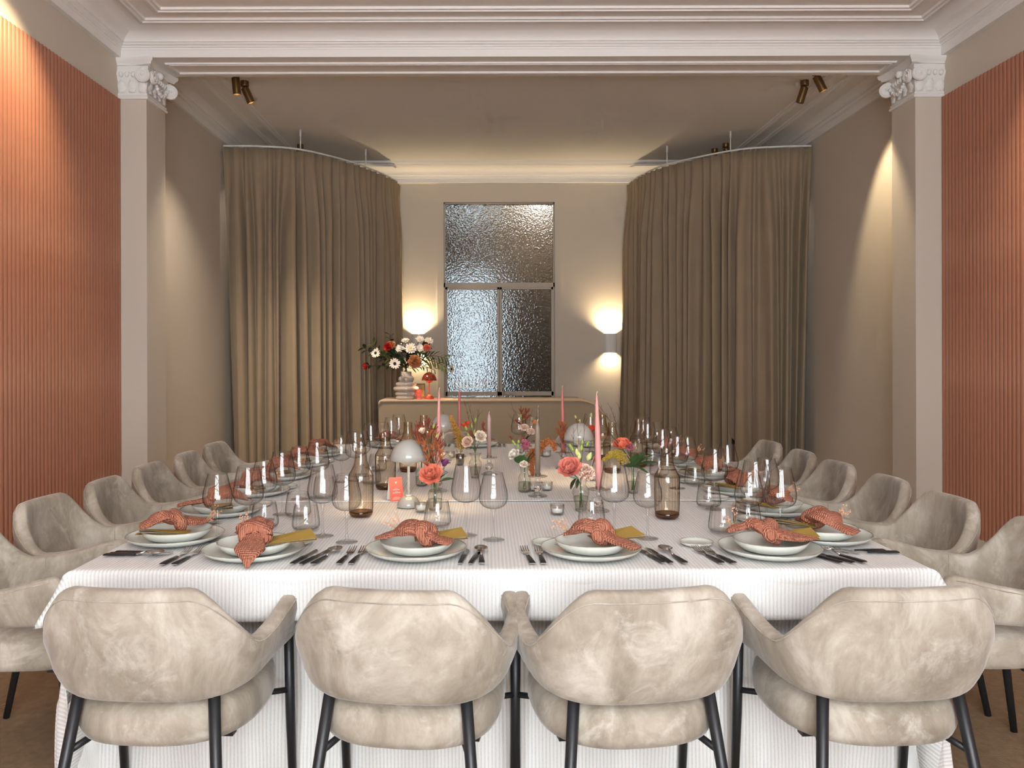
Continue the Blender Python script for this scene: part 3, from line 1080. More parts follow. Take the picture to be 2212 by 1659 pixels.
for k, y in enumerate(CY):
    put(chair, (TX1 + .315 - .01 * (k % 2), y, 0), R(90) + (-.05, .03, -.04, .02, -.03, .04)[k], 'taupe velvet armchair, %s on the right side of the table' % ORD[k], None, (.92, 1, 1))
put(chair, (-.14, 5.97, 0), R(180), 'taupe velvet armchair at the far end, behind the mauve candle')
put(chair, (.73, 5.99, 0), R(178), 'taupe velvet armchair at the far end, behind the right-hand flowers')
# ------------------------------------------------------------------ glassware
def wine_glass(h, rb, rm, rr, bowl):
    t = thing('wine_glass', 'x', 'glass')
    zb = h - bowl
    MB().lathe([(.0005, .0025), (rb * .9, .001), (rb, .002), (rb * .95, .0035), (.012, .006), (.006, .012), (.0042, .03), (.0040, zb - .03), (.0052, zb - .012), (.010, zb + .001)], 20).build('foot', 'crystal_foot', t)
    pr = []
    for k, (r, z, w) in enumerate([(.004, 0, 0), (.5 * rm, .005, .3), (.76 * rm, .012, .8), (.92 * rm, .022, 1), (.985 * rm, .033, 1), (rm, .043, 1), (.985 * rm, .054, 1), (.95 * rm, .066, 1), (rr + (rm - rr) * .55, .66 * bowl, 1), (rr + (rm - rr) * .27, .83 * bowl, 1), (rr, bowl - .003, .5), (rr - .0008, bowl, .2)]):
        pr.append((r, zb + z, w))
    b = MB().lathe(pr, 40).build('bowl', 'crystal', t)
    MB().lathe([(r * .975, z, w) for r, z, w in pr], 80, flute=20, amp=.03).build('optic_ribs', 'optic', b)
    ring = [(rr * cos(2 * pi * j / 40), rr * sin(2 * pi * j / 40), h) for j in range(41)]
    MB().tube(ring, .0009, 5, caps=False).build('rim', 'crystal_thick', t)
    return t
GBIG = wine_glass(.245, .038, .0515, .0365, .132)
GSML = wine_glass(.226, .037, .0485, .0325, .122)
def tumbler_proto():
    t = thing('water_tumbler', 'x', 'glass')
    MB().lathe([(.0005, .004, 0), (.036, .003, 0), (.044, .006, .3), (.0485, .016, 1), (.0488, .028, 1), (.046, .055, 1), (.0415, .085, 1), (.039, .0935, .4), (.0385, .0945, .2)], 40).build('body', 'crystal', t)
    MB().lathe([(.034, .008, 0), (.042, .010, .3), (.0472, .018, 1), (.0475, .028, 1), (.0447, .055, 1), (.0402, .085, 1), (.0378, .0935, .2)], 72, flute=18, amp=.032).build('optic_ribs', 'optic', t)
    MB().lathe([(.0005, .010), (.036, .009), (.042, .012)], 24).build('base', 'crystal_thick', t)
    ring = [(.0385 * cos(2 * pi * j / 36), .0385 * sin(2 * pi * j / 36), .0945) for j in range(37)]
    MB().tube(ring, .0009, 5, caps=False).build('rim', 'crystal_thick', t)
    return t
TUM = tumbler_proto()

NS = ['the leftmost near seat', 'the second near seat from left', 'the third near seat from left', 'the rightmost near seat']
LS = ['the %s left-side seat' % o for o in ORD]
RS = ['the %s right-side seat' % o for o in ORD]
BS = ['the far-end seat on the left', 'the far-end seat in the middle', 'the far-end seat on the right']
def gl(proto, px, py, label, group, h=TOP):
    p = at(px, py, h)
    put(proto, (p.x, p.y, TOP + .003), random.uniform(0, 1), label, group)
def glz(proto, px, y, label, group):
    put(proto, ((px - VX) * y / F, y, TOP + .003), random.uniform(0, 1), label, group)
GB, GS, GT = 'large ribbed wine glasses', 'small ribbed wine glasses', 'ribbed water tumblers'
big = [(696, 1160, NS[0]), (1006, 1159, NS[1]), (1326, 1160, NS[2]), (1685, 1176, NS[3])]
sml = [(748, 1173, NS[0]), (1065, 1169, NS[1]), (1398, 1167, NS[2]), (1617, 1166, NS[3])]
tum = [(660, 1147, NS[0]), (944, 1140, NS[1]), (1277, 1137, NS[2]), (1560, 1155, NS[3])]
for x, y, s in big:
    gl(GBIG, x, y, 'tall ribbed wine glass at ' + s, GB)
for x, y, s in sml:
    gl(GSML, x, y, 'smaller ribbed wine glass at ' + s, GS)
for x, y, s in tum:
    gl(TUM, x, y, 'stemless ribbed water tumbler at ' + s, GT)
for (x, y), s in zip(((536, 2.82), (609, 3.25), (685, 3.64), (767, 4.12), (801, 4.62), (845, 5.05)), LS):
    glz(GBIG, x, y, 'tall ribbed wine glass at ' + s, GB)
for (x, y), s in zip(((469, 2.785), (570, 3.14), (646, 3.60), (737, 4.08), (780, 4.35), (826, 4.90)), LS):
    glz(GSML, x, y, 'smaller ribbed wine glass at ' + s, GS)
for (x, y), s in zip(((571, 2.99), (643, 3.20), (700, 3.62), (800, 4.02), (815, 4.45), (868, 4.86)), LS):
    glz(TUM, x, y, 'stemless ribbed water tumbler at ' + s, GT)
for (x, y), s in zip(((1630, 2.94), (1543, 3.33), (1462, 3.86), (1430, 4.23), (1398, 4.66), (1388, 5.02)), RS):
    glz(GBIG, x, y, 'tall ribbed wine glass at ' + s, GB)
for (x, y), s in zip(((1655, 3.16), (1570, 3.66), (1484, 4.02), (1448, 4.50), (1418, 4.90), (1378, 5.25)), RS):
    glz(GSML, x, y, 'smaller ribbed wine glass at ' + s, GS)
for (x, y), s in zip(((1613, 2.97), (1530, 3.38), (1500, 3.95), (1423, 4.25), (1408, 4.72), (1372, 5.18)), RS):
    glz(TUM, x, y, 'stemless ribbed water tumbler at ' + s, GT)
glz(GBIG, 861, 5.30, 'tall ribbed wine glass at ' + BS[0], GB)
glz(GBIG, 1121, 5.30, 'tall ribbed wine glass at ' + BS[1], GB)
glz(GSML, 1148, 5.36, 'smaller ribbed wine glass at ' + BS[1], GS)
glz(GBIG, 1275, 5.36, 'tall ribbed wine glass at ' + BS[2], GB)

# ------------------------------------------------------------------ plates, napkins, menus, cutlery
def plate(name, prof, rim_r, rim_z, seed, wob=.012):
    ph = seed * 1.7
    t = thing(name, 'x', 'plate')
    MB().lathe(prof, 48, wob=wob, ph=ph).build('dish', 'plate_glaze', t)
    pts = []
    for j in range(49):
        a = 2 * pi * j / 48
        k = rim_r * (1 + wob * (sin(2 * a + ph) * .6 + sin(3 * a + 2 * ph) * .4))
        pts.append((k * cos(a), k * sin(a), rim_z))
    MB().tube(pts, .0011, 5, caps=False).build('rim', 'plate_rim', t)
    return t
PBIG = plate('dinner_plate', [(.0005, .008), (.09, .0075), (.118, .009), (.142, .016), (.1545, .0235), (.156, .0245), (.1565, .0235), (.145, .013), (.122, .004), (.10, .0), (.0005, .0)], .1556, .0246, 1)
PSML = plate('side_plate', [(.0005, .010), (.07, .0095), (.088, .012), (.104, .022), (.1130, .0335), (.1145, .035), (.1152, .034), (.107, .020), (.090, .006), (.070, .0), (.0005, .0)], .1146, .0352, 2, .016)
PBRD = plate('bread_plate', [(.0005, .005), (.038, .005), (.046, .008), (.0525, .0125), (.0535, .0125), (.048, .005), (.04, 0), (.0005, 0)], .0530, .0128, 3, .014)

def napkin_mesh(path, seed, knot):
    """path: (x, y, z, half width, half thickness); a twisted length of cloth with a knot wrapped round it"""
    rnd = random.Random(seed)
    P = spline([p[:3] for p in path], 7)
    W = spline([(p[3], p[4], 0) for p in path], 7)
    mb = MB()
    rings = []
    n = 28
    ph = rnd.uniform(0, 6)
    for i, p in enumerate(P):
        d = (P[min(i + 1, len(P) - 1)] - P[max(i - 1, 0)]).normalized()
        side = Vector((d.y, -d.x, 0))
        side = side.normalized() if side.length > 1e-6 else Vector((1, 0, 0))
        up = side.cross(d)
        w, th = max(.002, W[i].x), max(.0015, W[i].y)
        tw = .35 * sin(i * .16 + ph)
        ring = []
        for j in range(n):
            a = 2 * pi * j / n
            pl = 1 + .10 * sin(5 * a + ph + i * .15) + .05 * sin(9 * a - i * .2)
            u, v = w * cos(a) * pl, th * sin(a) * pl * (1 if sin(a) > 0 else .55)
            u, v = u * cos(tw) - v * sin(tw) * .3, u * sin(tw) * .25 + v
            ring.append(tuple(p + side * u + up * v))
        rings.append(ring)
    mb.loft(rings, caps=True)
    # the wrap of the knot
    kx, ky, kz, kr, ang = knot
    pts, rad = [], []
    for k in range(27):
        a = 2 * pi * k / 26
        pts.append((kx + cos(ang) * kr * cos(a) * 1.05 + .012 * sin(a) * -sin(ang), ky + sin(ang) * kr * cos(a) * 1.05 + .012 * sin(a) * cos(ang), kz + kr * .72 * sin(a)))
        rad.append(.0175 + .005 * sin(a) + .003 * sin(3 * a + ph))
    mb.tube(pts, rad, 12, caps=False)
    return mb
ZP = .042
NAPS = [
    ([(-.062, .062, ZP + .012, .010, .004), (-.050, .050, ZP + .020, .020, .010), (-.030, .035, ZP + .036, .046, .022), (-.002, .014, ZP + .046, .062, .026), (.012, -.022, ZP + .030, .044, .020), (.018, -.060, ZP + .020, .030, .012), (.022, -.100, ZP + .012, .044, .007), (.026, -.135, ZP + .004, .040, .006), (.028, -.162, ZP - .014, .020, .005), (.029, -.174, ZP - .036, .006, .004)], (.014, -.038, ZP + .026, .034, .1)),
    ([(-.128, .020, ZP + .006, .030, .005), (-.100, .022, ZP + .012, .036, .009), (-.068, .024, ZP + .020, .030, .012), (-.036, .018, ZP + .034, .050, .024), (-.004, .006, ZP + .038, .056, .026), (.030, -.010, ZP + .026, .040, .020), (.060, -.026, ZP + .016, .026, .012), (.088, -.040, ZP + .012, .034, .009), (.112, -.050, ZP + .008, .030, .006)], (.036, -.014, ZP + .024, .032, 1.1)),
    ([(-.078, .060, ZP + .008, .012, .006), (-.060, .050, ZP + .016, .020, .010), (-.034, .034, ZP + .032, .044, .024), (-.004, .012, ZP + .040, .054, .027), (.026, -.010, ZP + .030, .042, .020), (.048, -.030, ZP + .018, .026, .013), (.074, -.056, ZP + .012, .028, .011), (.100, -.084, ZP + .008, .028, .010), (.120, -.108, ZP + .001, .022, .007)], (.036, -.018, ZP + .026, .031, .75)),
    ([(-.128, .020, ZP + .026, .012, .005), (-.104, .022, ZP + .034, .026, .010), (-.074, .022, ZP + .040, .030, .013), (-.048, .018, ZP + .046, .046, .022), (-.018, .006, ZP + .034, .046, .024), (.012, -.008, ZP + .024, .036, .018), (.044, -.020, ZP + .018, .036, .016), (.082, -.028, ZP + .014, .034, .013), (.114, -.034, ZP + .013, .020, .008), (.136, -.036, ZP + .016, .006, .003)], (.006, -.006, ZP + .024, .032, 1.0)),
]
NMESH = []
for i, (pth, kn) in enumerate(NAPS):
    m = napkin_mesh(pth, i + 3, kn).mesh('napkin', 'napkin_cloth')
    NMESH.append(m)
def napkin(k, loc, rz, label):
    o = bpy.data.objects.new('napkin', NMESH[k])
    C.objects.link(o)
    o.location = loc
    o.rotation_euler = (0, 0, rz)
    return tag(o, label, 'napkin', 'coral gauze napkins tied in knots')

def sprig_mesh(seed, n=34, L=.085, fan=.5):
    rnd = random.Random(seed)
    st_, fl_ = MB(), MB()
    for k in range(9):
        a = rnd.uniform(-fan, fan)
        b = rnd.uniform(-.25, .45)
        l = L * rnd.uniform(.6, 1)
        e = Vector((sin(a) * l, cos(a) * l, .012 + b * l))
        st_.tube([(0, 0, 0), e * .5 + Vector((0, 0, .003)), e], .0006, 4)
        for q in range(n // 9 + 1):
            t = rnd.uniform(.5, 1.05)
            fl_.octa(tuple(e * t + Vector((rnd.uniform(-.006, .006), rnd.uniform(-.006, .006), rnd.uniform(-.004, .006)))), rnd.uniform(.0014, .003), 1.3)
    return st_.mesh('twig', 'dried_stem'), fl_.mesh('florets', 'dried_pink', smooth=False)
SPR = [sprig_mesh(i, 40, .08, f) for i, f in enumerate((.16, .5, .55, .4))]
def sprig(k, loc, rz, label, tilt=.35):
    t = thing('dried_flower_sprig', label, 'dried flower', loc, 0, 'pale dried sprigs tucked in napkins')
    t.rotation_euler = (tilt, 0, rz)
    for nm, me in zip(('twig', 'florets'), SPR[k]):
        o = bpy.data.objects.new(nm, me)
        C.objects.link(o)
        o.parent = t
    return t

def menu_proto():
    t = thing('menu_card', 'x', 'menu')
    L, W = .165, .078
    a = MB()
    a.loft([[(-L / 2, -W / 2, 0), (L / 2, -W / 2, .004), (L / 2, -W / 2, .0046), (-L / 2, -W / 2, .0006)], [(-L / 2, W / 2, .002), (L / 2, W / 2, .008), (L / 2, W / 2, .0086), (-L / 2, W / 2, .0026)]], caps=True)
    a.build('back_cover', 'menu_gold', t, smooth=False)
    b = MB()
    b.loft([[(-L / 2, -W / 2, .001), (L / 2, -W / 2, .012), (L / 2, -W / 2, .0126), (-L / 2, -W / 2, .0016)], [(-L / 2, W / 2, .003), (L / 2 - .012, W / 2, .026), (L / 2 - .012, W / 2, .0266), (-L / 2, W / 2, .0036)]], caps=True)
    b.build('front_cover', 'menu_gold', t, smooth=False)
    c = MB().add([(-L / 2, -W / 2 + .002, .0008), (L / 2 - .004, -W / 2 + .002, .008), (L / 2 - .006, W / 2 - .002, .015), (-L / 2, W / 2 - .002, .0029)], [(0, 1, 2, 3)])
    c.build('inner_leaf', 'menu_white', t, smooth=False)
    return t
MENU = menu_proto()

def handle_mesh(w0, w1, L):
    mb = MB()
    r = []
    for k, (y, w, h) in enumerate(((0, w0, .0045), (.004, w0, .0062), (L * .6, (w0 + w1) / 2, .0062), (L - .004, w1, .005), (L, w1 * .7, .003))):
        r.append([(-w, y, .0005), (w, y, .0005), (w, y, h * .8), (w * .7, y, h), (-w * .7, y, h), (-w, y, h * .8)])
    mb.loft(r, caps=True)
    return mb
def cap_mesh(w):
    return MB().box((-w * 1.02, -.0015, .0004), (w * 1.02, .0008, .0030))
def fork():
    t = thing('fork', 'x', 'cutlery')
    h = handle_mesh(.0088, .0058, .098).build('handle', 'black_resin', t, angle=35)
    cap_mesh(.0088).build('end_cap', 'steel', h, smooth=False)
    mb = MB()
    mb.loft([[(-w, y, z), (w, y, z), (w, y, z + .0016), (-w, y, z + .0016)] for y, w, z in ((.097, .0035, .002), (.112, .003, .003), (.122, .006, .0025), (.131, .0115, .002), (.142, .0122, .003))], caps=True)
    for k in range(4):
        x = -.0105 + .007 * k
        mb.loft([[(x - w, y, z), (x + w, y, z), (x + w, y, z + .0015), (x - w, y, z + .0015)] for y, w, z in ((.140, .0019, .003), (.160, .0018, .005), (.176, .0016, .0095), (.184, .0008, .0125))], caps=True)
    mb.build('head', 'steel', t, angle=40)
    return t
def knife(k):
    t = thing('knife', 'x', 'cutlery')
    h = handle_mesh(.0062, .0082, .098).build('handle', 'black_resin', t, angle=35)
    cap_mesh(.0062).build('end_cap', 'steel', h, smooth=False)
    L = .185 if k == 0 else .20
    mb = MB()
    mb.loft([[(-.006, y, .0012), (w, y, .0016), (w, y, .0026), (-.006, y, .0030)] for y, w in ((.097, .006), (.11, .0075), (.135, .0095), (L - .03, .0095), (L - .012, .006), (L, -.003))], caps=True)
    mb.build('blade', 'steel', t, angle=40)
    return t
def spoon():
    t = thing('spoon', 'x', 'cutlery')
    h = handle_mesh(.0088, .0055, .098).build('handle', 'black_resin', t, angle=35)
    cap_mesh(.0088).build('end_cap', 'steel', h, smooth=False)
    mb = MB()
    def fn(u, v):
        a = 2 * pi * v
        x, y = .021 * u * cos(a), .031 * u * sin(a) * (1 + .12 * sin(a))
        return (x, .157 + y, .004 + .009 * u * u)
    mb.grid(fn, 8, 24)
    mb.tube([(0, .096, .004), (0, .112, .006), (0, .130, .012)], [.0042, .003, .003], 8)
    o = mb.build('bowl', 'steel', t)
    so = o.modifiers.new('thickness', 'SOLIDIFY')
    so.thickness = .0012
    return t
FORK, KN0, KN1, SPN = fork(), knife(0), knife(1), spoon()

def seat_frame(o, ang):
    """o: middle of the seat on the table's edge; ang: heading of the sitter (0 looks along +y)"""
    ca, sa = cos(ang), sin(ang)
    def T(u, v, z):
        return (o[0] + u * ca - v * sa, o[1] + u * sa + v * ca, TOP + .003 + z)
    return T
def setting(edge, ang, where, nap, napang, menu, fk, kn, sp, bread, spr=None, lift=0.0, extra=None):
    """fk, kn, sp, bread: positions (u, v, turn) seen by the sitter, v counted from the edge"""
    T = seat_frame(edge, ang)
    pv = .158
    g = 'celadon plates with brown rims'
    put(PBIG, T(0, pv, 0), random.uniform(0, 6), 'large celadon dinner plate at ' + where, g)
    put(PSML, T(.004, pv + .004, .0085), random.uniform(0, 6), 'smaller celadon plate stacked on the dinner plate at ' + where, g)
    z0 = .0085
    napkin(nap, T(.0, pv, z0 - .012), ang + napang, 'knotted coral napkin on the plates at ' + where)
    if menu:
        mu, mv, mz, ma = menu
        put(MENU, T(mu, pv + mv, z0 + mz), ang + ma, 'folded mustard menu card under the napkin at ' + where, 'mustard menu cards')
    names = ('outer', 'inner')
    for i, (u, v, a) in enumerate(fk):
        put(FORK, T(u, v, 0), ang + a, 'black-handled %s fork at %s' % (names[i], where), 'black-handled forks')
    for i, (u, v, a) in enumerate(kn):
        put((KN0, KN1)[i], T(u, v, 0), ang + a, 'black-handled %s knife at %s' % (('inner', 'outer')[i], where), 'black-handled knives')
    if sp:
        u, v, a = sp
        put(SPN, T(u, v, .001), ang + a, 'black-handled spoon at ' + where, 'black-handled spoons')
    if bread:
        u, v = bread
        put(PBRD, T(u, v, 0), random.uniform(0, 6), 'tiny celadon bread plate at ' + where, g)
    if spr:
        k, u, v, z, a = spr
        sprig(k, T(u, pv + v, z0 + z), ang + a, 'pale dried sprig in the napkin at ' + where)
E = .006
# near end: from the photograph's pixels
setting((-.728, TY0), 0, NS[0], 0, 0, (.108, .010, .032, .30), [(-.235, .030, -.10), (-.200, .030, -.12)], [(.148, .035, -.22), (.176, .030, -.26)], (.212, .030, -.24), (.10, .31), (0, -.035, .055, .05, .55))
setting((-.222, TY0), 0, NS[1], 1, 0, (.075, .045, .030, .12), [(-.218, .035, -.08), (-.182, .035, -.08)], [(.142, .035, -.10), (.172, .030, -.16)], (.206, .032, .02), None, (1, -.045, .06, .045, .75))
setting((.325, TY0), 0, NS[2], 2, 0, (.085, .050, .030, .25), [(-.190, .030, .10), (-.158, .030, .03)], [(.198, .035, .22), (.222, .032, .18)], (.262, .030, .16), (-.125, .28), (2, -.060, .06, .038, .95))
setting((.882, TY0), 0, NS[3], 3, 0, (.080, .045, .030, -.15), [(-.186, .030, .20), (-.150, .030, .24)], [(.168, .030, .40), (.205, .030, .46)], (.238, .030, .38), (-.20, .275), (3, -.090, .05, .05, .1))
SY = [2.80, 3.28, 3.74, 4.22, 4.70, 5.18]
rn = random.Random(5)
for k, y in enumerate(SY):
    j = rn.uniform(-.03, .03)
    setting((TX0, y + (0.0 if k else -.005)), R(-90), LS[k], (3, 2, 1, 2, 0, 1)[k], (2.75 if k == 0 else -.9 + .5 * rn.random()), (.055, -.02, .026, -1.35) if k == 0 else (.09, .03, .03, .3 + j),
            [(-.215, .03, 0), (-.185, .03, .02)] if k else [(-.200, .04, .0), (-.175, .05, .02)], [(.165, .03, -.06), (.187, .02, -.03)], (.205, .012, -.02), (-.17, .26) if k else None,
            (1, -.05, .075, .035, .5) if k == 0 else (2, -.05, .06, .04, .5 + j))
for k, y in enumerate(SY):
    j = rn.uniform(-.03, .03)
    setting((TX1, y - .01), R(90), RS[k], (1, 3, 2, 0, 1, 2)[k], (.65 if k == 0 else .2 + .6 * rn.random()), (.035, .10, .034, 1.25) if k == 0 else (-.06, .08, .03, .9 + j),
            [(-.190, -.0, .0), (-.166, .03, .0)], [(.165, .03, 0), (.19, .03, .05)], (.215, .03, .0), (-.16, .30) if k else None,
            (1, .01, -.03, .045, 2.9) if k == 0 else (1, 0, -.03, .05, 2.8 + j))
for k, x in enumerate((-.66, -.08, .72)):
    setting((x, TY1), R(180), BS[k], (2, 1, 3)[k], .3 * k, (.08, .04, .03, .3), [(-.2, .03, 0), (-.17, .03, 0)], [(.18, .03, 0), (.205, .03, 0)], (.232, .03, 0), None, (2, -.05, .06, .04, .6))
# ------------------------------------------------------------------ portable lamps
def lamp(loc, label, shade_m='lamp_grey', body_m='lamp_grey', power=2.2):
    t = thing('table_lamp', label, 'lamp', loc, 0, 'domed cordless lamps')
    MB().lathe([(.0005, .047), (.010, .0465), (.024, .042), (.038, .031), (.046, .015), (.048, .003), (.046, 0), (.0005, 0)], 32).build('base', body_m, t)
    MB().lathe([(.0005, .0485), (.011, .0482), (.012, .0455)], 20).build('switch', 'card_white', t)
    MB().lathe([(.0058, .040), (.0058, .172)], 14).build('stem', body_m, t)
    MB().lathe([(.006, .166), (.016, .169), (.028, .176), (.038, .187), (.0425, .198), (.041, .198), (.034, .187)], 28).build('reflector', body_m, t)
    sh = [(.0005, .2765), (.010, .276), (.028, .271), (.048, .258), (.064, .238), (.0735, .214), (.0770, .190)]
    s = MB().lathe(sh + [(.0755, .190), (.072, .214), (.062, .238), (.046, .2565), (.027, .269), (.0005, .274)], 40).build('shade', shade_m, t)
    MB().lathe([(.003, .274), (.003, .280), (.0038, .283), (.0005, .287)], 10).build('finial', 'brass', s)
    MB().lathe([(.0005, .222), (.018, .220), (.026, .212), (.026, .200), (.0005, .199)], 18).build('bulb', 'diffuser', t)
    ld = bpy.data.lights.new('lamp_glow', 'POINT')
    ld.energy, ld.color, ld.shadow_soft_size = power, (1.0, .72, .42), .025
    lo = bpy.data.objects.new('lamp_glow', ld)
    C.objects.link(lo)
    lo.parent = t
    lo.location = (0, 0, .242)
    return t
ZT = TOP + .003
def tx(px, y):
    return (px - VX) * y / F
lamp((tx(882, 3.42), 3.42, ZT), 'grey domed table lamp beside the coral card, nearest on the table')
lamp((tx(957, 4.92), 4.92, ZT), 'grey domed table lamp behind the pink taper on the left')
lamp((tx(1250, 4.24), 4.24, ZT), 'grey domed table lamp behind the coral rose vase')
lamp((tx(927, 8.50), 8.50, BARZ + .001), 'rust and orange domed lamp on the bar counter', 'lamp_rust', 'lamp_orange', 9.0)

# ------------------------------------------------------------------ ribbed carafes
def carafe_proto():
    t = thing('carafe', 'x', 'carafe')
    body = [(.038, .004, .6), (.044, .012, 1), (.0465, .03, 1), (.0478, .08, 1), (.0485, .150, 1), (.0478, .158, 1), (.044, .166, 1), (.036, .180, .9), (.0285, .196, .7), (.0245, .212, .4), (.0225, .235, .15), (.0218, .255, 0), (.0232, .262, 0)]
    MB().lathe(body, 48).build('body', 'amber_glass', t)
    MB().lathe([(b_[0] * .97,) + tuple(b_[1:]) for b_ in body], 96, flute=24, amp=.035).build('ribs', 'amber_optic', t)
    MB().lathe([(.0005, .001, 0), (.036, .0, 0), (.041, .004, .6), (.045, .012, 1), (.0455, .020, 1), (.044, .021, .5), (.030, .011, 0), (.0005, .010, 0)], 48, flute=24, amp=.012).build('base', 'amber_base', t)
    MB().lathe([(.0005, .1555), (.0455, .1555), (.0462, .1565)], 40).build('water_line', 'water', t)
    MB().tube([(.0228 * cos(2 * pi * j / 28), .0228 * sin(2 * pi * j / 28), .262) for j in range(29)], .0012, 5, caps=False).build('lip', 'amber_glass', t)
    return t
CAR = carafe_proto()
for px, y, lb in ((779, 3.22, 'amber ribbed carafe nearest on the left, behind the wine glasses'), (832, 3.87, 'amber ribbed carafe beside the nearest grey lamp'), (881, 4.46, 'amber ribbed carafe behind the nearest lamp shade'),
                  (915, 4.98, 'amber ribbed carafe furthest back on the left, by the orange flowers'), (1440, 3.17, 'amber ribbed carafe nearest on the right'),
                  (1322, 4.40, 'amber ribbed carafe behind the peach rose'), (1301, 4.98, 'amber ribbed carafe furthest back on the right, behind the pink taper'), (1379, 4.62, 'amber ribbed carafe behind the dark leaves on the right')):
    put(CAR, (tx(px, y), y, ZT), random.uniform(0, 1), lb, 'amber ribbed carafes')

# ------------------------------------------------------------------ candles on glass holders
def holder_proto():
    t = thing('candle_holder', 'x', 'candle holder')
    MB().lathe([(.0005, .004), (.030, .0015), (.041, .001), (.043, .003), (.040, .006), (.020, .012), (.009, .018), (.0075, .023)], 28).build('foot', 'crystal_thick', t)
    MB().ball((0, 0, .041), .0215, 20, 12).build('ball', 'clear_solid', t)
    MB().lathe([(.008, .060), (.012, .064), (.0135, .070), (.011, .076), (.0125, .082), (.020, .0845), (.040, .0865), (.044, .0885), (.042, .0905), (.018, .0885), (.0135, .089)], 28).build('dish', 'crystal_thick', t)
    MB().lathe([(.0125, .086), (.0138, .092), (.014, .100), (.0132, .1005), (.0122, .092)], 20).build('socket', 'crystal_thick', t)
    return t
HOL = holder_proto()
def candle(px, y, ztop, r, taper, m, label, tilt=(0, 0), hl=None, socket=.088):
    x = tx(px, y)
    put(HOL, (x, y, ZT), 0, hl, 'clear glass candle holders')
    t = thing('taper_candle', label, 'candle', (x, y, ZT + socket), 0, 'dinner candles in glass holders')
    L = ztop - ZT - socket
    if taper:
        pr = [(.0005, 0), (r, .0), (r, L * .25), (r * .86, L * .6), (r * .55, L * .88), (r * .3, L * .975), (r * .1, L), (.0005, L + .001)]
    else:
        pr = [(.0005, 0), (r, 0), (r, L * .86), (r * 1.02, L * .89), (r * .72, L * .93), (r * .28, L * .985), (.0005, L)]
    MB().lathe(pr, 20).build('wax', m, t)
    MB().tube([(0, 0, L - .002), (.001, 0, L + .006), (.004, 0, L + .011)], .0011, 5).build('wick', 'wick', t)
    t.rotation_euler = (tilt[0], tilt[1], 0)
def zof(py, y):
    return EYE - (py - VY) * y / F
candle(946, 3.80, zof(842, 3.80), .0105, True, 'candle_rose', 'pink taper candle rising from the orange flowers on the left', (0, .012), 'glass candle holder under the leftmost pink taper')
candle(992, 5.10, zof(838, 5.10), .0115, True, 'candle_pink', 'deep pink taper candle behind the goldenrod', (0, .0), 'glass candle holder under the pink taper behind the goldenrod')
candle(1056, 4.33, zof(893, 4.33), .0108, False, 'candle_mauve', 'straight dusty mauve candle beside the white lisianthus', (0, 0), 'glass candle holder under the straight mauve candle')
candle(1161, 3.66, zof(911, 3.66), .0113, False, 'candle_grey', 'straight grey-brown candle in front of the orange amaranth', (0, -.006), 'glass candle holder under the nearer grey candle')
candle(1162, 5.15, zof(880, 5.15), .009, False, 'candle_grey', 'thin grey-brown candle further back, behind the nearer grey one', (0, 0), 'glass candle holder under the further grey candle')
candle(1216, 4.55, zof(838, 4.55), .0112, True, 'candle_pink', 'deep pink taper candle left of the right-hand lamp', (0, -.014), 'glass candle holder under the taper left of the lamp')
candle(1293, 3.30, zof(852, 3.30), .0125, True, 'candle_rose', 'tallest pink taper candle, nearest on the right', (0, -.022), 'glass candle holder under the tallest pink taper')

# ------------------------------------------------------------------ tea lights
def votive_proto():
    t = thing('tea_light', 'x', 'candle')
    MB().lathe([(.0005, .002), (.023, .001), (.0262, .005), (.0268, .02), (.0275, .040), (.0262, .0405), (.0248, .02), (.0235, .008), (.0005, .006)], 64, flute=24, amp=.02).build('glass_cup', 'crystal_thick', t)
    MB().lathe([(.0005, .024), (.0195, .0235), (.0205, .021), (.0205, .008), (.0005, .008)], 24).build('wax', 'wax_white', t)
    MB().tube([(0, 0, .022), (.001, .001, .034)], .0008, 5).build('wick', 'wick', t)
    return t
VOT = votive_proto()
for px, py, lb in ((909, 1106, 'tea light in ribbed glass beside the nearest lamp base'), (1203, 1113, 'tea light in ribbed glass nearest the middle of the table'), (1180, 1061, 'tea light in ribbed glass behind the grey candle holder'),
                   (972, 990, 'tea light in ribbed glass beside the silver cup'), (1180, 988, 'tea light in ribbed glass under the amaranth'), (1278, 1040, 'tea light in ribbed glass behind the blush carnation'), (1153, 1062, 'tea light in ribbed glass left of the grey candle holder')):
    p = at(px, py)
    put(VOT, (p.x, p.y, ZT), random.uniform(0, 1), lb, 'ribbed tea lights')

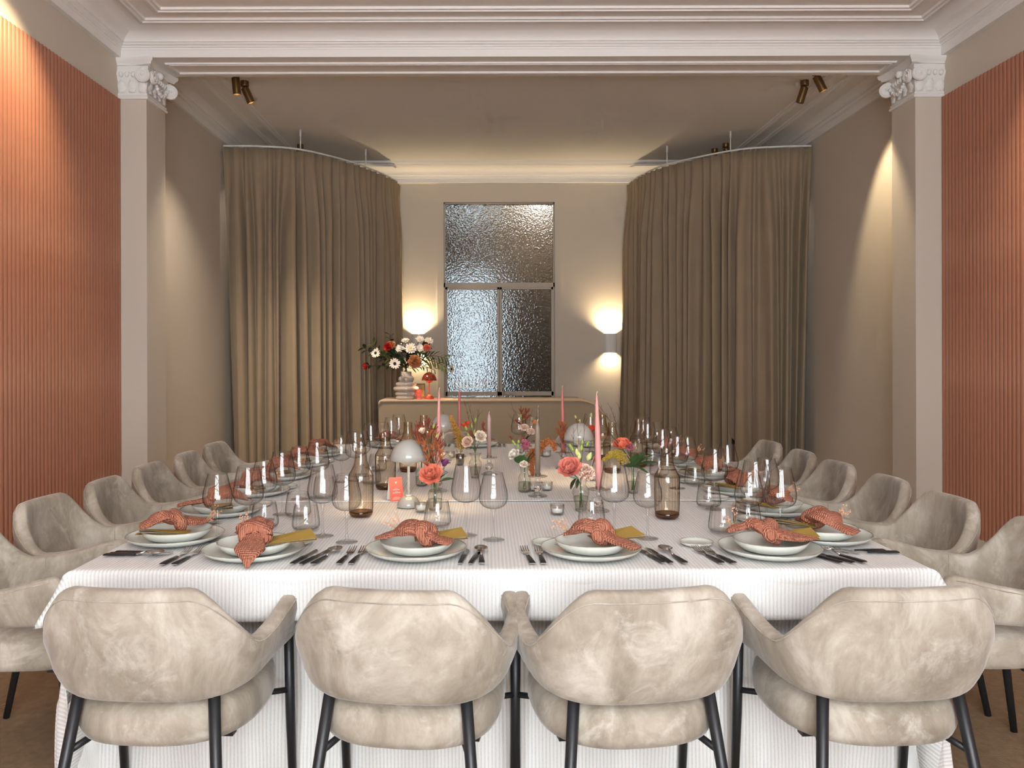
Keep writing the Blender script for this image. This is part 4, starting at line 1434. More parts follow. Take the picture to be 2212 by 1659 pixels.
# ------------------------------------------------------------------ coral tent cards
def tent(loc, rz, label, h=.098, w=.058, marks=True):
    t = thing('tent_card', label, 'card', loc, rz, 'coral tent cards')
    d = .026
    n = Vector((0, -h, -d)).normalized()           # outward normal of the front panel is (0, -h, d)/|.|
    f = MB().loft([[(-w / 2, -d, 0), (w / 2, -d, 0), (w / 2, -d + .0008, 0), (-w / 2, -d + .0008, 0)], [(-w / 2, -.0004, h), (w / 2, -.0004, h), (w / 2, .0004, h), (-w / 2, .0004, h)]], caps=True).build('front_panel', 'card_coral', t, smooth=False)
    MB().loft([[(-w / 2, d, 0), (w / 2, d, 0), (w / 2, d - .0008, 0), (-w / 2, d - .0008, 0)], [(-w / 2, .0006, h), (w / 2, .0006, h), (w / 2, .0, h), (-w / 2, .0, h)]], caps=True).build('back_panel', 'card_white', t, smooth=False)
    def on(u, v):                                   # a point just proud of the front panel; v from 0 (foot) to 1 (fold)
        return Vector((u, -d + (d - .0004) * v - .0006, h * v + .0001))
    mb = MB()
    # wifi symbol
    if marks:
        for r in (.0028, .0052, .0076):
            arc = [(r * sin(a), .735 + r * cos(a) / h) for a in [(-.8 + 1.6 * k / 8) for k in range(9)]]
            for (u0, v0), (u1, v1) in zip(arc, arc[1:]):
                a, b = on(u0, v0), on(u1, v1)
                a2, b2 = on(u0 * (r - .0012) / r, .735 + (v0 - .735) * (r - .0012) / r), on(u1 * (r - .0012) / r, .735 + (v1 - .735) * (r - .0012) / r)
                mb.add([a, b, b2, a2], [(0, 1, 2, 3)])
        mb.add([on(-.0011, .725), on(.0011, .725), on(.0011, .747), on(-.0011, .747)], [(0, 1, 2, 3)])
        rnd = random.Random(4)
        for v, half, hh in ((.52, .007, .010), (.465, .014, .018), (.40, .006, .010), (.335, .0165, .018), (.155, .012, .012), (.115, .017, .010), (.075, .021, .010)):
            u = -half
            while u < half:
                s = rnd.uniform(.001, .0022)
                mb.add([on(u, v), on(min(u + s, half), v), on(min(u + s, half), v + hh), on(u, v + hh)], [(0, 1, 2, 3)])
                u += s + .0006
        mb.build('print', 'ink_white', f, smooth=False)
    return t
p = at(850, 1083)
tent((p.x + .004, p.y + .02, ZT), .42, 'coral wifi tent card leaning by the nearest lamp')
tent((tx(1284, 4.28), 4.28, ZT), 1.25, 'coral tent card seen edge-on behind the tallest taper', .1, .055)
tent((tx(903, 8.46), 8.46, BARZ + .001), .35, 'coral tent card on the bar counter between vase and lamp', .1, .066)

# ------------------------------------------------------------------ flowers
def petal(mb, M, L, W, a0, a1, cup=.25, ruf=0.0, tip=.3, n=5, m=4, seed=0):
    """a petal growing from the origin: leans from angle a0 off the axis at its base to a1 at its tip"""
    def fn(u, v):
        q = 2 * v - 1
        x = z = 0.0
        steps = 6
        for k in range(steps):
            t = (k + .5) / steps * u
            a = a0 + (a1 - a0) * t
            x += sin(a) * L * u / steps
            z += cos(a) * L * u / steps
        w = W * sin(pi * (.10 + (.88 - .36 * tip) * u)) ** .6
        y = q * w
        aa = a0 + (a1 - a0) * u
        dn = cup * W * (1 - q * q) * 1.0
        x += dn * cos(aa) * .8
        z -= dn * sin(aa) * .8
        if ruf:
            r = ruf * u * u * sin(q * 7 + seed * 2.1)
            x += r * cos(aa)
            z -= r * sin(aa)
        return M @ Vector((x, y, z))
    mb.grid(fn, n, m)

def bloom_rose(R_, open_=1.0, seed=0):
    R_ *= 1.22
    rnd = random.Random(seed)
    mb = MB()
    for layer, (n, k, a0, a1, w) in enumerate(((3, .60, -.10, -.25, .42), (4, .78, .10, -.05, .55), (5, .95, .34, .22, .66), (6, 1.0, .62, .60 * open_, .66), (7, .98, .95, 1.15 * open_, .62))):
        for i in range(n):
            az = 2 * pi * i / n + layer * .7 + rnd.uniform(-.15, .15)
            M = Matrix.Rotation(az, 4, 'Z') @ Matrix.Translation((R_ * .06 * layer, 0, R_ * (.06 - .03 * layer)))
            petal(mb, M, R_ * 1.25 * k, R_ * w, a0, a1 + rnd.uniform(-.1, .1), .35, R_ * .05, .25, 5, 5, seed + i)
    return mb
def bloom_ruffle(R_, seed=0, layers=5, flat=1.0):
    R_ *= 1.18
    rnd = random.Random(seed)
    mb = MB()
    for layer in range(layers):
        n = 5 + layer * 2
        t = layer / (layers - 1)
        for i in range(n):
            az = 2 * pi * i / n + layer * .6 + rnd.uniform(-.2, .2)
            M = Matrix.Rotation(az, 4, 'Z')
            petal(mb, M, R_ * (1.05 + .1 * rnd.random()), R_ * .42, .12 + 1.0 * t * flat, .25 + 1.35 * t * flat + rnd.uniform(-.15, .15), .1, R_ * .16, .1, 5, 6, seed + i * 3 + layer)
    return mb
def bloom_bell(R_, seed=0):
    R_ *= 1.2
    mb = MB()
    for i in range(6):
        M = Matrix.Rotation(2 * pi * i / 6 + .2, 4, 'Z')
        petal(mb, M, R_ * 1.7, R_ * .62, .25, 1.25 if i % 2 else .7, .3, R_ * .08, .2, 6, 4, seed + i)
    for i in range(4):
        M = Matrix.Rotation(2 * pi * i / 4 + .6, 4, 'Z')
        petal(mb, M, R_ * 1.3, R_ * .55, .15, .35, .3, R_ * .05, .2, 5, 4, seed + i)
    return mb
def bloom_daisy(R_, n=18, seed=0, inner=True):
    rnd = random.Random(seed)
    mb = MB()
    for i in range(n):
        M = Matrix.Rotation(2 * pi * i / n + rnd.uniform(-.08, .08), 4, 'Z')
        petal(mb, M, R_ * rnd.uniform(.85, 1.05), R_ * .16, 1.15, 1.55 + rnd.uniform(-.2, .25), .1, 0, .3, 4, 2, i)
    for i in range(n // 2 if inner else 0):
        M = Matrix.Rotation(2 * pi * i / (n // 2) + .1, 4, 'Z') @ Matrix.Translation((0, 0, R_ * .06))
        petal(mb, M, R_ * .62, R_ * .15, .8, 1.3, .1, 0, .3, 4, 2, i)
    return mb
def leaf_mesh(L, W, bend=.5, fold=.15):
    mb = MB()
    def fn(u, v):
        q = 2 * v - 1
        w = W * sin(pi * (u * .93 + .035)) ** .8
        a = bend * u
        return (q * w, L * (sin(a) / bend if bend else u), L * (1 - cos(a)) / bend * -1 + abs(q) * w * fold if bend else abs(q) * w * fold)
    mb.grid(fn, 8, 4)
    return mb
def aim(p, d, roll=0.0):
    d = Vector(d).normalized()
    return Matrix.Translation(p) @ d.to_track_quat('Z', 'Y').to_matrix().to_4x4() @ Matrix.Rotation(roll, 4, 'Z')
def aimy(p, d, roll=0.0):
    d = Vector(d).normalized()
    return Matrix.Translation(p) @ d.to_track_quat('Y', 'Z').to_matrix().to_4x4() @ Matrix.Rotation(roll, 4, 'Y')

class Stem:
    """one cut stem: everything on it is a part of it"""
    def __init__(self, name, label, foot, cat='flower', group=None):
        self.t = thing(name, label, cat, foot, 0, group)
        self.o = Vector(foot)
    def loc(self, p):
        return Vector(p) - self.o
    def stem(self, pts, r=.0016, m='stem_green', nm='stem'):
        q = spline([self.loc(p) for p in pts], 6)
        MB().tube(q, r, 6).build(nm, m, self.t)
        return self
    def part(self, nm, mb, m, p, d, roll=0.0, smooth=True):
        mb.xform(aim(self.loc(p), d, roll)).build(nm, m, self.t, smooth=smooth)
        return self
    def leaf(self, p, d, L, W, m='leaf_green', bend=.6, roll=0.0):
        leaf_mesh(L, W, bend).xform(aimy(self.loc(p), d, roll)).build('leaf', m, self.t)
        return self
    def bud(self, p, d, L, r, m='bud_green'):
        mb = MB().lathe([(r * .25, 0), (r * .8, L * .18), (r, L * .4), (r * .75, L * .7), (r * .2, L)], 9)
        for i in range(4):
            petal(mb, Matrix.Rotation(pi / 2 * i, 4, 'Z'), L * .75, r * .6, .55, .15, .2, 0, .4, 4, 2)
        return self.part('bud', mb, m, p, d)

def paw(S, p0, tips, m='paw_orange', seed=0, k=7, size=1.0):
    """kangaroo-paw heads: fans of furry tubes at the ends of forked stems"""
    rnd = random.Random(seed)
    for tip in tips:
        tip = Vector(tip)
        mb = MB()
        base = tip - S.o
        d0 = (tip - Vector(p0)).normalized()
        for i in range(k):
            d = (d0 + Vector((rnd.uniform(-.8, .8), rnd.uniform(-.8, .8), rnd.uniform(-.1, .7)))).normalized()
            L = .024 * size * rnd.uniform(.8, 1.25)
            s = base - d0 * rnd.uniform(0, .016) * size
            e = s + d * L
            mb.tube([s, s + d * L * .6, e], [.0009 * size, .0018 * size, .0016 * size], 6)
            for q in range(4):
                dd = (d + Vector((rnd.uniform(-.9, .9), rnd.uniform(-.9, .9), rnd.uniform(-.6, .9))) * .7).normalized()
                mb.tube([e, e + dd * .0055 * size], [.0010 * size, .0003], 4)
        mb.build('flower_cluster', m, S.t)
        S.stem([p0, Vector(p0).lerp(tip, .5) + Vector((rnd.uniform(-.006, .006), 0, .006)), tip], .0011, 'brown_stem')

def plume(S, pts, r0, n, m, seed=0, g=.0026, side=.6):
    rnd = random.Random(seed)
    P = spline(pts, 10)
    mb = MB()
    for i in range(n):
        t = rnd.random() ** .85
        p = P[min(int(t * (len(P) - 1)), len(P) - 1)] - S.o
        rr = r0 * (1 - .75 * t)
        v = Vector((rnd.gauss(0, 1), rnd.gauss(0, 1), rnd.gauss(0, 1) * side)).normalized() * rr * rnd.random() ** .5
        mb.octa(tuple(p + v), g * rnd.uniform(.7, 1.3), 1.2)
    mb.build('plume', m, S.t, smooth=False)
    S.stem(pts, .0010, 'brown_stem')

def twigs(S, base, tips, seed=0, m='brown_stem', r=.0008, seeds=True):
    rnd = random.Random(seed)
    mb = MB()
    for tip in tips:
        b, tp = Vector(base) - S.o, Vector(tip) - S.o
        mid = b.lerp(tp, .5) + Vector((rnd.uniform(-.01, .01), rnd.uniform(-.01, .01), .008))
        mb.tube(spline([b, mid, tp], 6), r, 5)
        for k in range(7):
            t = rnd.uniform(.45, 1)
            s = mid.lerp(tp, (t - .45) / .55)
            d = ((tp - mid).normalized() + Vector((rnd.uniform(-.8, .8), rnd.uniform(-.8, .8), rnd.uniform(-.1, .8)))).normalized()
            e = s + d * rnd.uniform(.012, .032)
            mb.tube([s, e], r * .6, 4)
            if seeds:
                mb.octa(tuple(e), .0013, 2.0)
                mb.octa(tuple(s.lerp(e, .6)), .0011, 2.0)
    mb.build('twig', m, S.t)

def vase(kind, px, y, label, scale=1.0):
    x = tx(px, y)
    t = thing('bud_vase', label, 'vase', (x, y, ZT), 0, 'small glass bud vases')
    if kind == 'bottle':
        pr = [(.022, .003), (.0275, .007), (.0285, .015), (.0285, .062), (.027, .070), (.021, .080), (.0165, .086), (.0155, .094), (.0175, .106), (.0195, .112)]
        water = .045
        m, fl_ = 'vase_glass', 0
    elif kind == 'urn':
        pr = [(.020, .003), (.022, .008), (.021, .016), (.027, .045), (.0315, .068), (.0305, .080), (.024, .090), (.0185, .097), (.019, .104), (.024, .116), (.0285, .124)]
        water = .055
        m, fl_ = 'vase_glass', 14
    elif kind == 'cup':
        pr = [(.018, .003), (.021, .006), (.0225, .03), (.0245, .060), (.0235, .061)]
        water = None
        m, fl_ = 'silver_glass', 16
    pr = [(r * scale, z * scale) for r, z in pr]
    MB().lathe([(.0005, .003)] + pr, 56, flute=fl_, amp=.03 if fl_ else 0).build('glass', m, t)
    MB().lathe([(.0005, .001), (pr[0][0], .0005), (pr[1][0] * .98, .005), (.0005, .007)], 28).build('base', 'crystal_thick', t)
    rr, rz = pr[-1]
    MB().tube([(rr * cos(2 * pi * j / 28), rr * sin(2 * pi * j / 28), rz) for j in range(29)], .0012, 5, caps=False).build('lip', 'crystal_thick', t)
    if water:
        w = [(r * .95, z) for r, z in pr if z <= water * scale]
        w.append((w[-1][0], water * scale))
        MB().lathe(w + [(.0005, water * scale)], 28).build('water', 'water', t)
    return Vector((x, y, ZT)), rz

def pt(px, py, y):
    return deep(px, py, y)

# vase A: bottle beside the nearest lamp: coral rose, purple tulip, orange kangaroo paw
yA = 3.34
o, h = vase('bottle', 939, yA, 'clear bottle vase of coral rose and orange paws beside the nearest lamp')
mouth = o + Vector((0, 0, h))
def foot(o, dx, dy=0.0, z=.012):
    return o + Vector((dx, dy, z))
c = pt(931, 1021, yA - .03)
S = Stem('rose', 'open coral rose at the foot of the orange flowers', foot(o, -.006))
S.stem([foot(o, -.006), mouth + Vector((-.004, 0, -.02)), c + Vector((0, .01, -.02))], .0019).part('bloom', bloom_rose(.030, 1.0, 2), 'petal_coral', c + Vector((0, .012, -.014)), (-.1, -.75, .7))
c = pt(959, 998, yA)
S = Stem('tulip', 'purple fringed tulip with two green leaves beside the coral rose', foot(o, .006))
S.stem([foot(o, .006), mouth + Vector((.006, 0, -.01)), c + Vector((0, 0, -.02))], .0018).part('bloom', bloom_bell(.016, 5), 'petal_purple', c + Vector((-.002, 0, -.016)), (.25, -.25, 1))
S.leaf(mouth + Vector((.008, -.006, .0)), (.55, -.3, .85), .075, .013).leaf(mouth + Vector((.010, -.002, .0)), (.9, -.3, .5), .07, .011, roll=.5)
S = Stem('kangaroo_paw', 'tall orange kangaroo paw leaning left over the nearest lamp', foot(o, -.004, .006))
base = mouth + Vector((-.006, .01, .03))
S.stem([foot(o, -.004, .006), mouth + Vector((-.003, .006, 0)), base], .0017, 'brown_stem')
paw(S, base, [pt(920, 975, yA), pt(905, 955, yA + .02), pt(927, 940, yA + .03), pt(940, 960, yA + .02), pt(912, 930, yA + .04), pt(949, 978, yA - .01), pt(925, 990, yA - .02), pt(935, 985, yA), pt(945, 968, yA + .01), pt(916, 962, yA), pt(932, 968, yA - .02), pt(952, 990, yA - .02), pt(940, 942, yA + .03), pt(920, 1002, yA - .03)], 'paw_orange', 3, 11, 1.0)
S = Stem('kangaroo_paw', 'rust-red kangaroo paw reaching highest above the nearest lamp', foot(o, .0, .008))
S.stem([foot(o, 0, .008), mouth + Vector((0, .008, 0)), base + Vector((0, .01, .02))], .0017, 'brown_stem')
paw(S, base + Vector((0, .01, .02)), [pt(903, 925, yA + .05), pt(924, 915, yA + .06), pt(897, 940, yA + .04), pt(938, 925, yA + .05), pt(953, 962, yA + .03), pt(915, 922, yA + .05), pt(930, 935, yA + .05), pt(908, 948, yA + .03), pt(945, 950, yA + .03), pt(918, 945, yA + .05)], 'paw_red', 4, 11, 1.05)
S = Stem('lisianthus', 'pale pink lisianthus with green buds among the orange paws', foot(o, .003, -.004))
c = pt(914, 935, yA + .03)
S.stem([foot(o, .003, -.004), mouth, c], .0014).part('bloom', bloom_bell(.012, 8), 'petal_blush', c, (-.3, -.5, .8))
S.bud(pt(935, 925, yA + .03), (.3, 0, 1), .020, .005).bud(pt(941, 945, yA + .02), (.6, 0, 1), .02, .005)
# vase B: clear bottle with dark stems behind the lamp
yB = 3.96
o, h = vase('bottle', 910, yB, 'clear bottle vase half hidden behind the nearest lamp stem')
m0 = o + Vector((0, 0, h))
S = Stem('greenery', 'dark green stems in the vase behind the nearest lamp', foot(o, 0), 'foliage')
S.stem([foot(o, 0), m0], .003, 'leaf_dark').leaf(m0 + Vector((0, 0, -.03)), (.1, -.3, -1), .045, .012, 'leaf_dark').leaf(m0, (-.3, -.3, .6), .04, .014, 'leaf_dark').leaf(m0, (.4, -.2, .8), .05, .012, 'leaf_dark')
# vase C: urn with cream lisianthus, buds, twigs
yC = 4.22
o, h = vase('urn', 1026, yC, 'clear urn vase of cream lisianthus beside the mauve candle')
m0 = o + Vector((0, 0, h))
for px, py, mm, lb, r in ((1037, 941, 'petal_cream', 'open cream lisianthus beside the mauve candle', .019), (1010, 953, 'petal_blush', 'blush lisianthus hanging low left of the cream one', .019)):
    c = pt(px, py, yC - .02)
    S = Stem('lisianthus', lb, foot(o, (px - 1026) * .0003))
    S.stem([foot(o, (px - 1026) * .0003), m0, c + Vector((0, .01, -.01))], .0015).part('bloom', bloom_rose(r, 1.1, px), mm, c + Vector((0, .008, -.006)), ((px - 1026) * .02, -.9, .5))
S = Stem('lisianthus', 'cluster of green lisianthus buds above the cream bloom', foot(o, .003))
S.stem([foot(o, .003), m0, pt(1020, 935, yC)], .0015)
for px, py, a in ((1012, 945, -.2), (1019, 925, 0), (1026, 913, .15), (1008, 930, -.3), (1023, 938, .2), (1014, 957, -.2)):
    S.bud(pt(px, py, yC - .01), (a, -.2, 1), .026, .0065)
S = Stem('freesia', 'orange-red rosebud cluster left of the cream lisianthus', foot(o, -.004))
S.stem([foot(o, -.004), m0, pt(1006, 925, yC)], .0014)
for px, py in ((1002, 915), (1010, 912), (1006, 920)):
    S.part('bloom', bloom_rose(.010, .5, px), 'petal_orange_red', pt(px, py + 4, yC), ((px - 1006) * .05, -.2, 1))
S = Stem('kangaroo_paw', 'small red kangaroo paw right of the cream lisianthus', foot(o, .006))
S.stem([foot(o, .006), m0, pt(1040, 950, yC)], .0014, 'brown_stem')
paw(S, pt(1040, 950, yC), [pt(1044, 922, yC), pt(1046, 932, yC), pt(1043, 940, yC)], 'paw_red', 6, 10, .9)
S = Stem('grass_stem', 'dry branching grass rising behind the cream lisianthus', foot(o, .001, .006), 'grass stem')
S.stem([foot(o, .001, .006), m0 + Vector((0, .004, 0))], .0010, 'brown_stem')
twigs(S, m0 + Vector((0, .004, 0)), [pt(1003, 866, yC + .05), pt(1014, 880, yC + .03), pt(1034, 884, yC + .04), pt(1022, 895, yC)], 5)
# vase D: little silver cup with gold plume
yD = 4.72
o, h = vase('cup', 993, yD, 'small silvered cup holding yellow plume flowers')
m0 = o + Vector((0, 0, h))
S = Stem('goldenrod', 'golden yellow plume leaning left in the silvered cup', foot(o, -.002))
S.stem([foot(o, -.002), m0, pt(996, 965, yD)], .0012)
plume(S, [pt(997, 968, yD), pt(989, 940, yD), pt(980, 920, yD), pt(973, 899, yD)], .036, 300, 'plume_gold', 4, .0042)
S = Stem('goldenrod', 'yellow plume upright in the silvered cup', foot(o, .004))
S.stem([foot(o, .004), m0, pt(998, 958, yD)], .0012)
plume(S, [pt(999, 965, yD), pt(993, 945, yD), pt(988, 925, yD)], .028, 180, 'goldenrod', 5, .004)
# vase E: ribbed bottle with mauve carnation, white bloom, big leaf, hanging amaranth
yE = 3.78
o, h = vase('bottle', 1132, yE, 'clear bottle vase of mauve bloom and broad leaf left of the grey candle')
m0 = o + Vector((0, 0, h))
c = pt(1135, 958, yE)
S = Stem('lisianthus', 'dusty mauve ruffled bloom above the broad green leaf', foot(o, .002))
S.stem([foot(o, .002), m0, pt(1134, 975, yE)], .0016).part('bloom', bloom_bell(.021, 4), 'petal_mauve', pt(1133, 972, yE), (.15, -.35, 1)).part('bloom', bloom_ruffle(.018, 5, 3, .7), 'petal_mauve', pt(1134, 960, yE), (.1, -.3, 1))
S = Stem('lisianthus', 'white lisianthus half behind the broad leaf', foot(o, -.006))
c = pt(1112, 979, yE)
S.stem([foot(o, -.006), m0, c], .0014).part('bloom', bloom_rose(.018, 1.1, 7), 'petal_white', c + Vector((0, 0, -.01)), (-.5, -.5, .6))
S.leaf(m0 + Vector((.012, -.01, .02)), (-.95, -.35, .62), .075, .026, 'leaf_green', .5, .9).leaf(m0 + Vector((.008, -.004, .01)), (.25, -.1, 1), .085, .012, 'leaf_green').leaf(m0 + Vector((.012, .0, .01)), (.45, 0, 1), .08, .010)
for px, py, a in ((1113, 963, -.4), (1120, 958, 0), (1110, 958, -.5), (1118, 968, .1)):
    S.bud(pt(px, py, yE), (a, -.2, 1), .018, .006)
S = Stem('carnation', 'blush carnation at the mouth of the bottle vase left of the grey candle', foot(o, 0, -.004))
c = pt(1131, 1000, yE - .03)
S.stem([foot(o, 0, -.004), m0, c], .0015).part('bloom', bloom_ruffle(.017, 9, 4, .8), 'petal_cream', c + Vector((0, .01, -.012)), (0, -.6, .7))
S = Stem('kangaroo_paw', 'small red paw at the left of the bottle vase', foot(o, -.003, .004))
S.stem([foot(o, -.003, .004), m0, pt(1112, 965, yE)], .0011, 'brown_stem')
paw(S, pt(1112, 965, yE), [pt(1106, 950, yE), pt(1126, 950, yE)], 'paw_red', 8, 5, .8)
S = Stem('amaranth', 'orange amaranth arching over behind the nearer grey candle', foot(o, .008, .004))
S.stem([foot(o, .008, .004), m0 + Vector((.004, .003, 0)), pt(1150, 985, yE + .05)], .0016)
plume(S, [pt(1150, 985, yE + .05), pt(1165, 968, yE + .06), pt(1180, 955, yE + .06), pt(1192, 958, yE + .06), pt(1199, 972, yE + .06)], .034, 330, 'amaranth', 6, .0042)
plume(S, [pt(1152, 972, yE + .05), pt(1148, 990, yE + .04), pt(1147, 1010, yE + .03), pt(1150, 1025, yE + .02)], .028, 230, 'amaranth', 7, .0042)
# vase F: further back: blush carnations with red paws
yF = 4.72
o, h = vase('urn', 1131, yF, 'clear urn vase of blush carnations further back in the middle', .95)
m0 = o + Vector((0, 0, h))
for k, (px, py, r) in enumerate(((1133, 921, .021), (1146, 930, .021))):
    c = pt(px, py, yF - .02)
    S = Stem('carnation', ['blush-beige carnation below the red paws', 'blush-pink carnation beside the grey candle'][k], foot(o, .004 * k))
    S.stem([foot(o, .004 * k), m0, c], .0015).part('bloom', bloom_ruffle(r, 12 + k, 5, .9), 'petal_blush', c + Vector((0, .012, -.014)), (.2 * k - .1, -.6, .7))
S.leaf(m0, (.3, -.2, .9), .07, .016, 'leaf_dark')
S = Stem('rose', 'small apricot rosebud behind the grey candle', foot(o, .006, .004))
S.stem([foot(o, .006, .004), m0, pt(1154, 915, yF)], .0013).part('bloom', bloom_rose(.013, .5, 3), 'petal_apricot', pt(1154, 915, yF), (.2, -.2, 1))
S = Stem('kangaroo_paw', 'dark red kangaroo paw standing above the blush carnations', foot(o, -.004, .003))
S.stem([foot(o, -.004, .003), m0, pt(1128, 920, yF)], .0013, 'brown_stem')
paw(S, pt(1128, 922, yF), [pt(1126, 890, yF), pt(1130, 897, yF), pt(1137, 890, yF), pt(1119, 914, yF), pt(1132, 906, yF), pt(1138, 903, yF)], 'paw_red', 9, 12, 1.1)
for px, py in ((1125, 902), (1131, 909), (1128, 897)):
    S.bud(pt(px, py, yF), (0, 0, 1), .02, .005)
S = Stem('grass_stem', 'fine dry grass fanning above the blush carnations', foot(o, 0, .006), 'grass stem')
S.stem([foot(o, 0, .006), m0], .0009, 'brown_stem')
twigs(S, m0 + Vector((0, 0, .02)), [pt(1104, 870, yF), pt(1112, 885, yF), pt(1150, 884, yF), pt(1098, 895, yF)], 7, r=.0006, seeds=False)
# vase G: urn with pink rose, blush carnation, pale buds, twigs
yG = 3.32
o, h = vase('urn', 1254, yG, 'clear urn vase of pink rose and blush carnation left of the tallest taper', 1.05)
m0 = o + Vector((0, 0, h))
c = pt(1232, 1008, yG - .03)
S = Stem('rose', 'large salmon-pink rose left in the urn vase', foot(o, -.006))
S.stem([foot(o, -.006), m0 + Vector((-.004, 0, -.02)), c + Vector((0, .01, -.02))], .002).part('bloom', bloom_rose(.031, .9, 21), 'petal_pink', c + Vector((0, .014, -.014)), (-.3, -.7, .75))
S.leaf(m0 + Vector((-.02, -.01, .0)), (-.7, -.4, -.7), .05, .012, 'leaf_dark').leaf(m0 + Vector((-.012, -.015, -.002)), (-.3, -.6, -.7), .04, .008, 'leaf_dark')
c = pt(1263, 1016, yG - .03)
S = Stem('carnation', 'blush carnation right of the salmon rose', foot(o, .006))
S.stem([foot(o, .006), m0, c], .0018).part('bloom', bloom_ruffle(.032, 31, 5, .9), 'petal_blush', c + Vector((0, .016, -.018)), (.25, -.7, .6))
S = Stem('lisianthus', 'pale green lisianthus buds above the blush carnation', foot(o, .001, .004))
S.stem([foot(o, .001, .004), m0, pt(1254, 990, yG)], .0017)
for px, py, L, r, mm in ((1268, 995, .036, .011, 'bud_pale'), (1247, 985, .030, .008, 'bud_pale'), (1255, 975, .026, .007, 'bud_green'), (1238, 975, .022, .006, 'bud_green'), (1266, 965, .024, .006, 'bud_green'), (1234, 968, .02, .006, 'bud_green'), (1257, 960, .018, .006, 'bud_green'), (1251, 993, .03, .008, 'bud_pale')):
    S.bud(pt(px, py, yG), ((px - 1252) * .03, -.1, 1), L, r, mm)
S = Stem('grass_stem', 'bare brown twigs fanning left of the salmon rose', foot(o, -.003, .006), 'grass stem')
S.stem([foot(o, -.003, .006), m0], .0010, 'brown_stem')
twigs(S, m0 + Vector((-.004, .004, .02)), [pt(1205, 960, yG), pt(1210, 985, yG), pt(1222, 958, yG), pt(1238, 925, yG + .05), pt(1262, 915, yG + .05), pt(1245, 905, yG + .06)], 8, r=.0008, seeds=False)
# vase H: right: peach rose, plum carnation, dark leaves, yellow-green goldenrod
yH = 3.74
o, h = vase('urn', 1367, yH, 'clear urn vase of peach rose and dark leaves behind the wine glasses', .95)
m0 = o + Vector((0, 0, h))
c = pt(1344, 957, yH - .01)
S = Stem('rose', 'peach rose standing over the dark leaves on the right', foot(o, -.005))
S.stem([foot(o, -.005), m0, c + Vector((0, .01, -.03))], .0019).part('bloom', bloom_rose(.027, .75, 41), 'petal_peach', c + Vector((0, .008, -.02)), (-.1, -.35, .9))
S.leaf(m0 + Vector((-.006, -.012, 0)), (-.8, -.5, .45), .06, .021, 'leaf_green', .5, .5).leaf(m0 + Vector((.0, -.01, .01)), (.1, -.4, 1), .07, .02, 'leaf_green')
S = Stem('carnation', 'plum carnation tucked right of the peach rose', foot(o, .004))
c = pt(1359, 965, yH - .02)
S.stem([foot(o, .004), m0, c], .0016).part('bloom', bloom_ruffle(.0165, 44, 5, .9), 'petal_mauve', c + Vector((0, .008, -.008)), (.2, -.6, .8))
for d, L, W in (((.75, -.2, .75), .095, .017), ((.95, -.3, .42), .10, .018), ((1, -.5, -.35), .075, .010), ((.5, .1, 1), .08, .016)):
    S.leaf(m0 + Vector((.008, -.004, .004)), d, L, W, 'leaf_green', .4, .3)
S = Stem('goldenrod', 'yellow-green goldenrod drooping left of the dark leaves', foot(o, -.008, -.004))
S.stem([foot(o, -.008, -.004), m0 + Vector((-.008, 0, 0)), pt(1345, 995, yH)], .0014)
plume(S, [pt(1348, 998, yH), pt(1335, 985, yH - .01), pt(1318, 985, yH - .01), pt(1302, 996, yH - .01)], .030, 340, 'goldenrod', 14, .0038)
plume(S, [pt(1345, 985, yH), pt(1332, 978, yH - .01), pt(1316, 980, yH - .01)], .026, 180, 'goldenrod', 15, .0038)
S = Stem('grass_stem', 'tall arching dry grass on the right, reaching to the curtain', foot(o, .002, .006), 'grass stem')
S.stem([foot(o, .002, .006), m0], .0010, 'brown_stem')
twigs(S, m0 + Vector((0, .006, .02)), [pt(1318, 880, yH + .1), pt(1336, 878, yH + .12), pt(1290, 872, yH + .1), pt(1313, 925, yH), pt(1385, 930, yH), pt(1392, 905, yH + .1)], 18, r=.0008)
S = Stem('grass_stem', 'dark flat blade leaning left out of the right-hand vase', foot(o, -.003, .002), 'grass stem')
S.stem([foot(o, -.003, .002), m0, pt(1340, 965, yH - .03), pt(1318, 938, yH - .03)], .0017, 'leaf_dark')
# vase I: far back: orange-red rose with a pale bud; red paws by the far lamp
yI = 4.95
o, h = vase('bottle', 1282, yI, 'clear bottle vase holding one orange-red rose, far right')
m0 = o + Vector((0, 0, h))
c = pt(1277, 925, yI)
S = Stem('rose', 'orange-red rose behind the tallest pink taper', foot(o, -.003))
S.stem([foot(o, -.003), m0, c], .0016).part('bloom', bloom_rose(.022, .6, 51), 'petal_orange_red', c + Vector((0, 0, -.016)), (-.1, -.2, 1))
S.stem([m0, pt(1278, 905, yI)], .0008).bud(pt(1277, 902, yI), (0, 0, 1), .028, .006, 'bud_pale')
S = Stem('lisianthus', 'thin stem of yellow-green buds over the right-hand lamp', foot(o, .004))
S.stem([foot(o, .004), m0, pt(1262, 935, yI), pt(1243, 903, yI)], .0008)
S.bud(pt(1250, 915, yI), (.3, 0, 1), .026, .008, 'bud_pale').bud(pt(1244, 905, yI), (-.3, 0, 1), .022, .006, 'bud_pale')
yJ = 4.50
o, h = vase('bottle', 1222, yJ + .10, 'clear bottle vase of orange paws left of the right-hand lamp')
m0 = o + Vector((0, 0, h))
S = Stem('kangaroo_paw', 'orange kangaroo paw crossing the taper left of the right-hand lamp', foot(o, 0))
S.stem([foot(o, 0), m0, pt(1216, 950, yJ)], .0014, 'brown_stem')
paw(S, pt(1216, 960, yJ), [pt(1210, 920, yJ), pt(1219, 922, yJ), pt(1206, 935, yJ), pt(1216, 940, yJ), pt(1212, 945, yJ), pt(1221, 932, yJ)], 'paw_orange', 19, 12, 1.1)

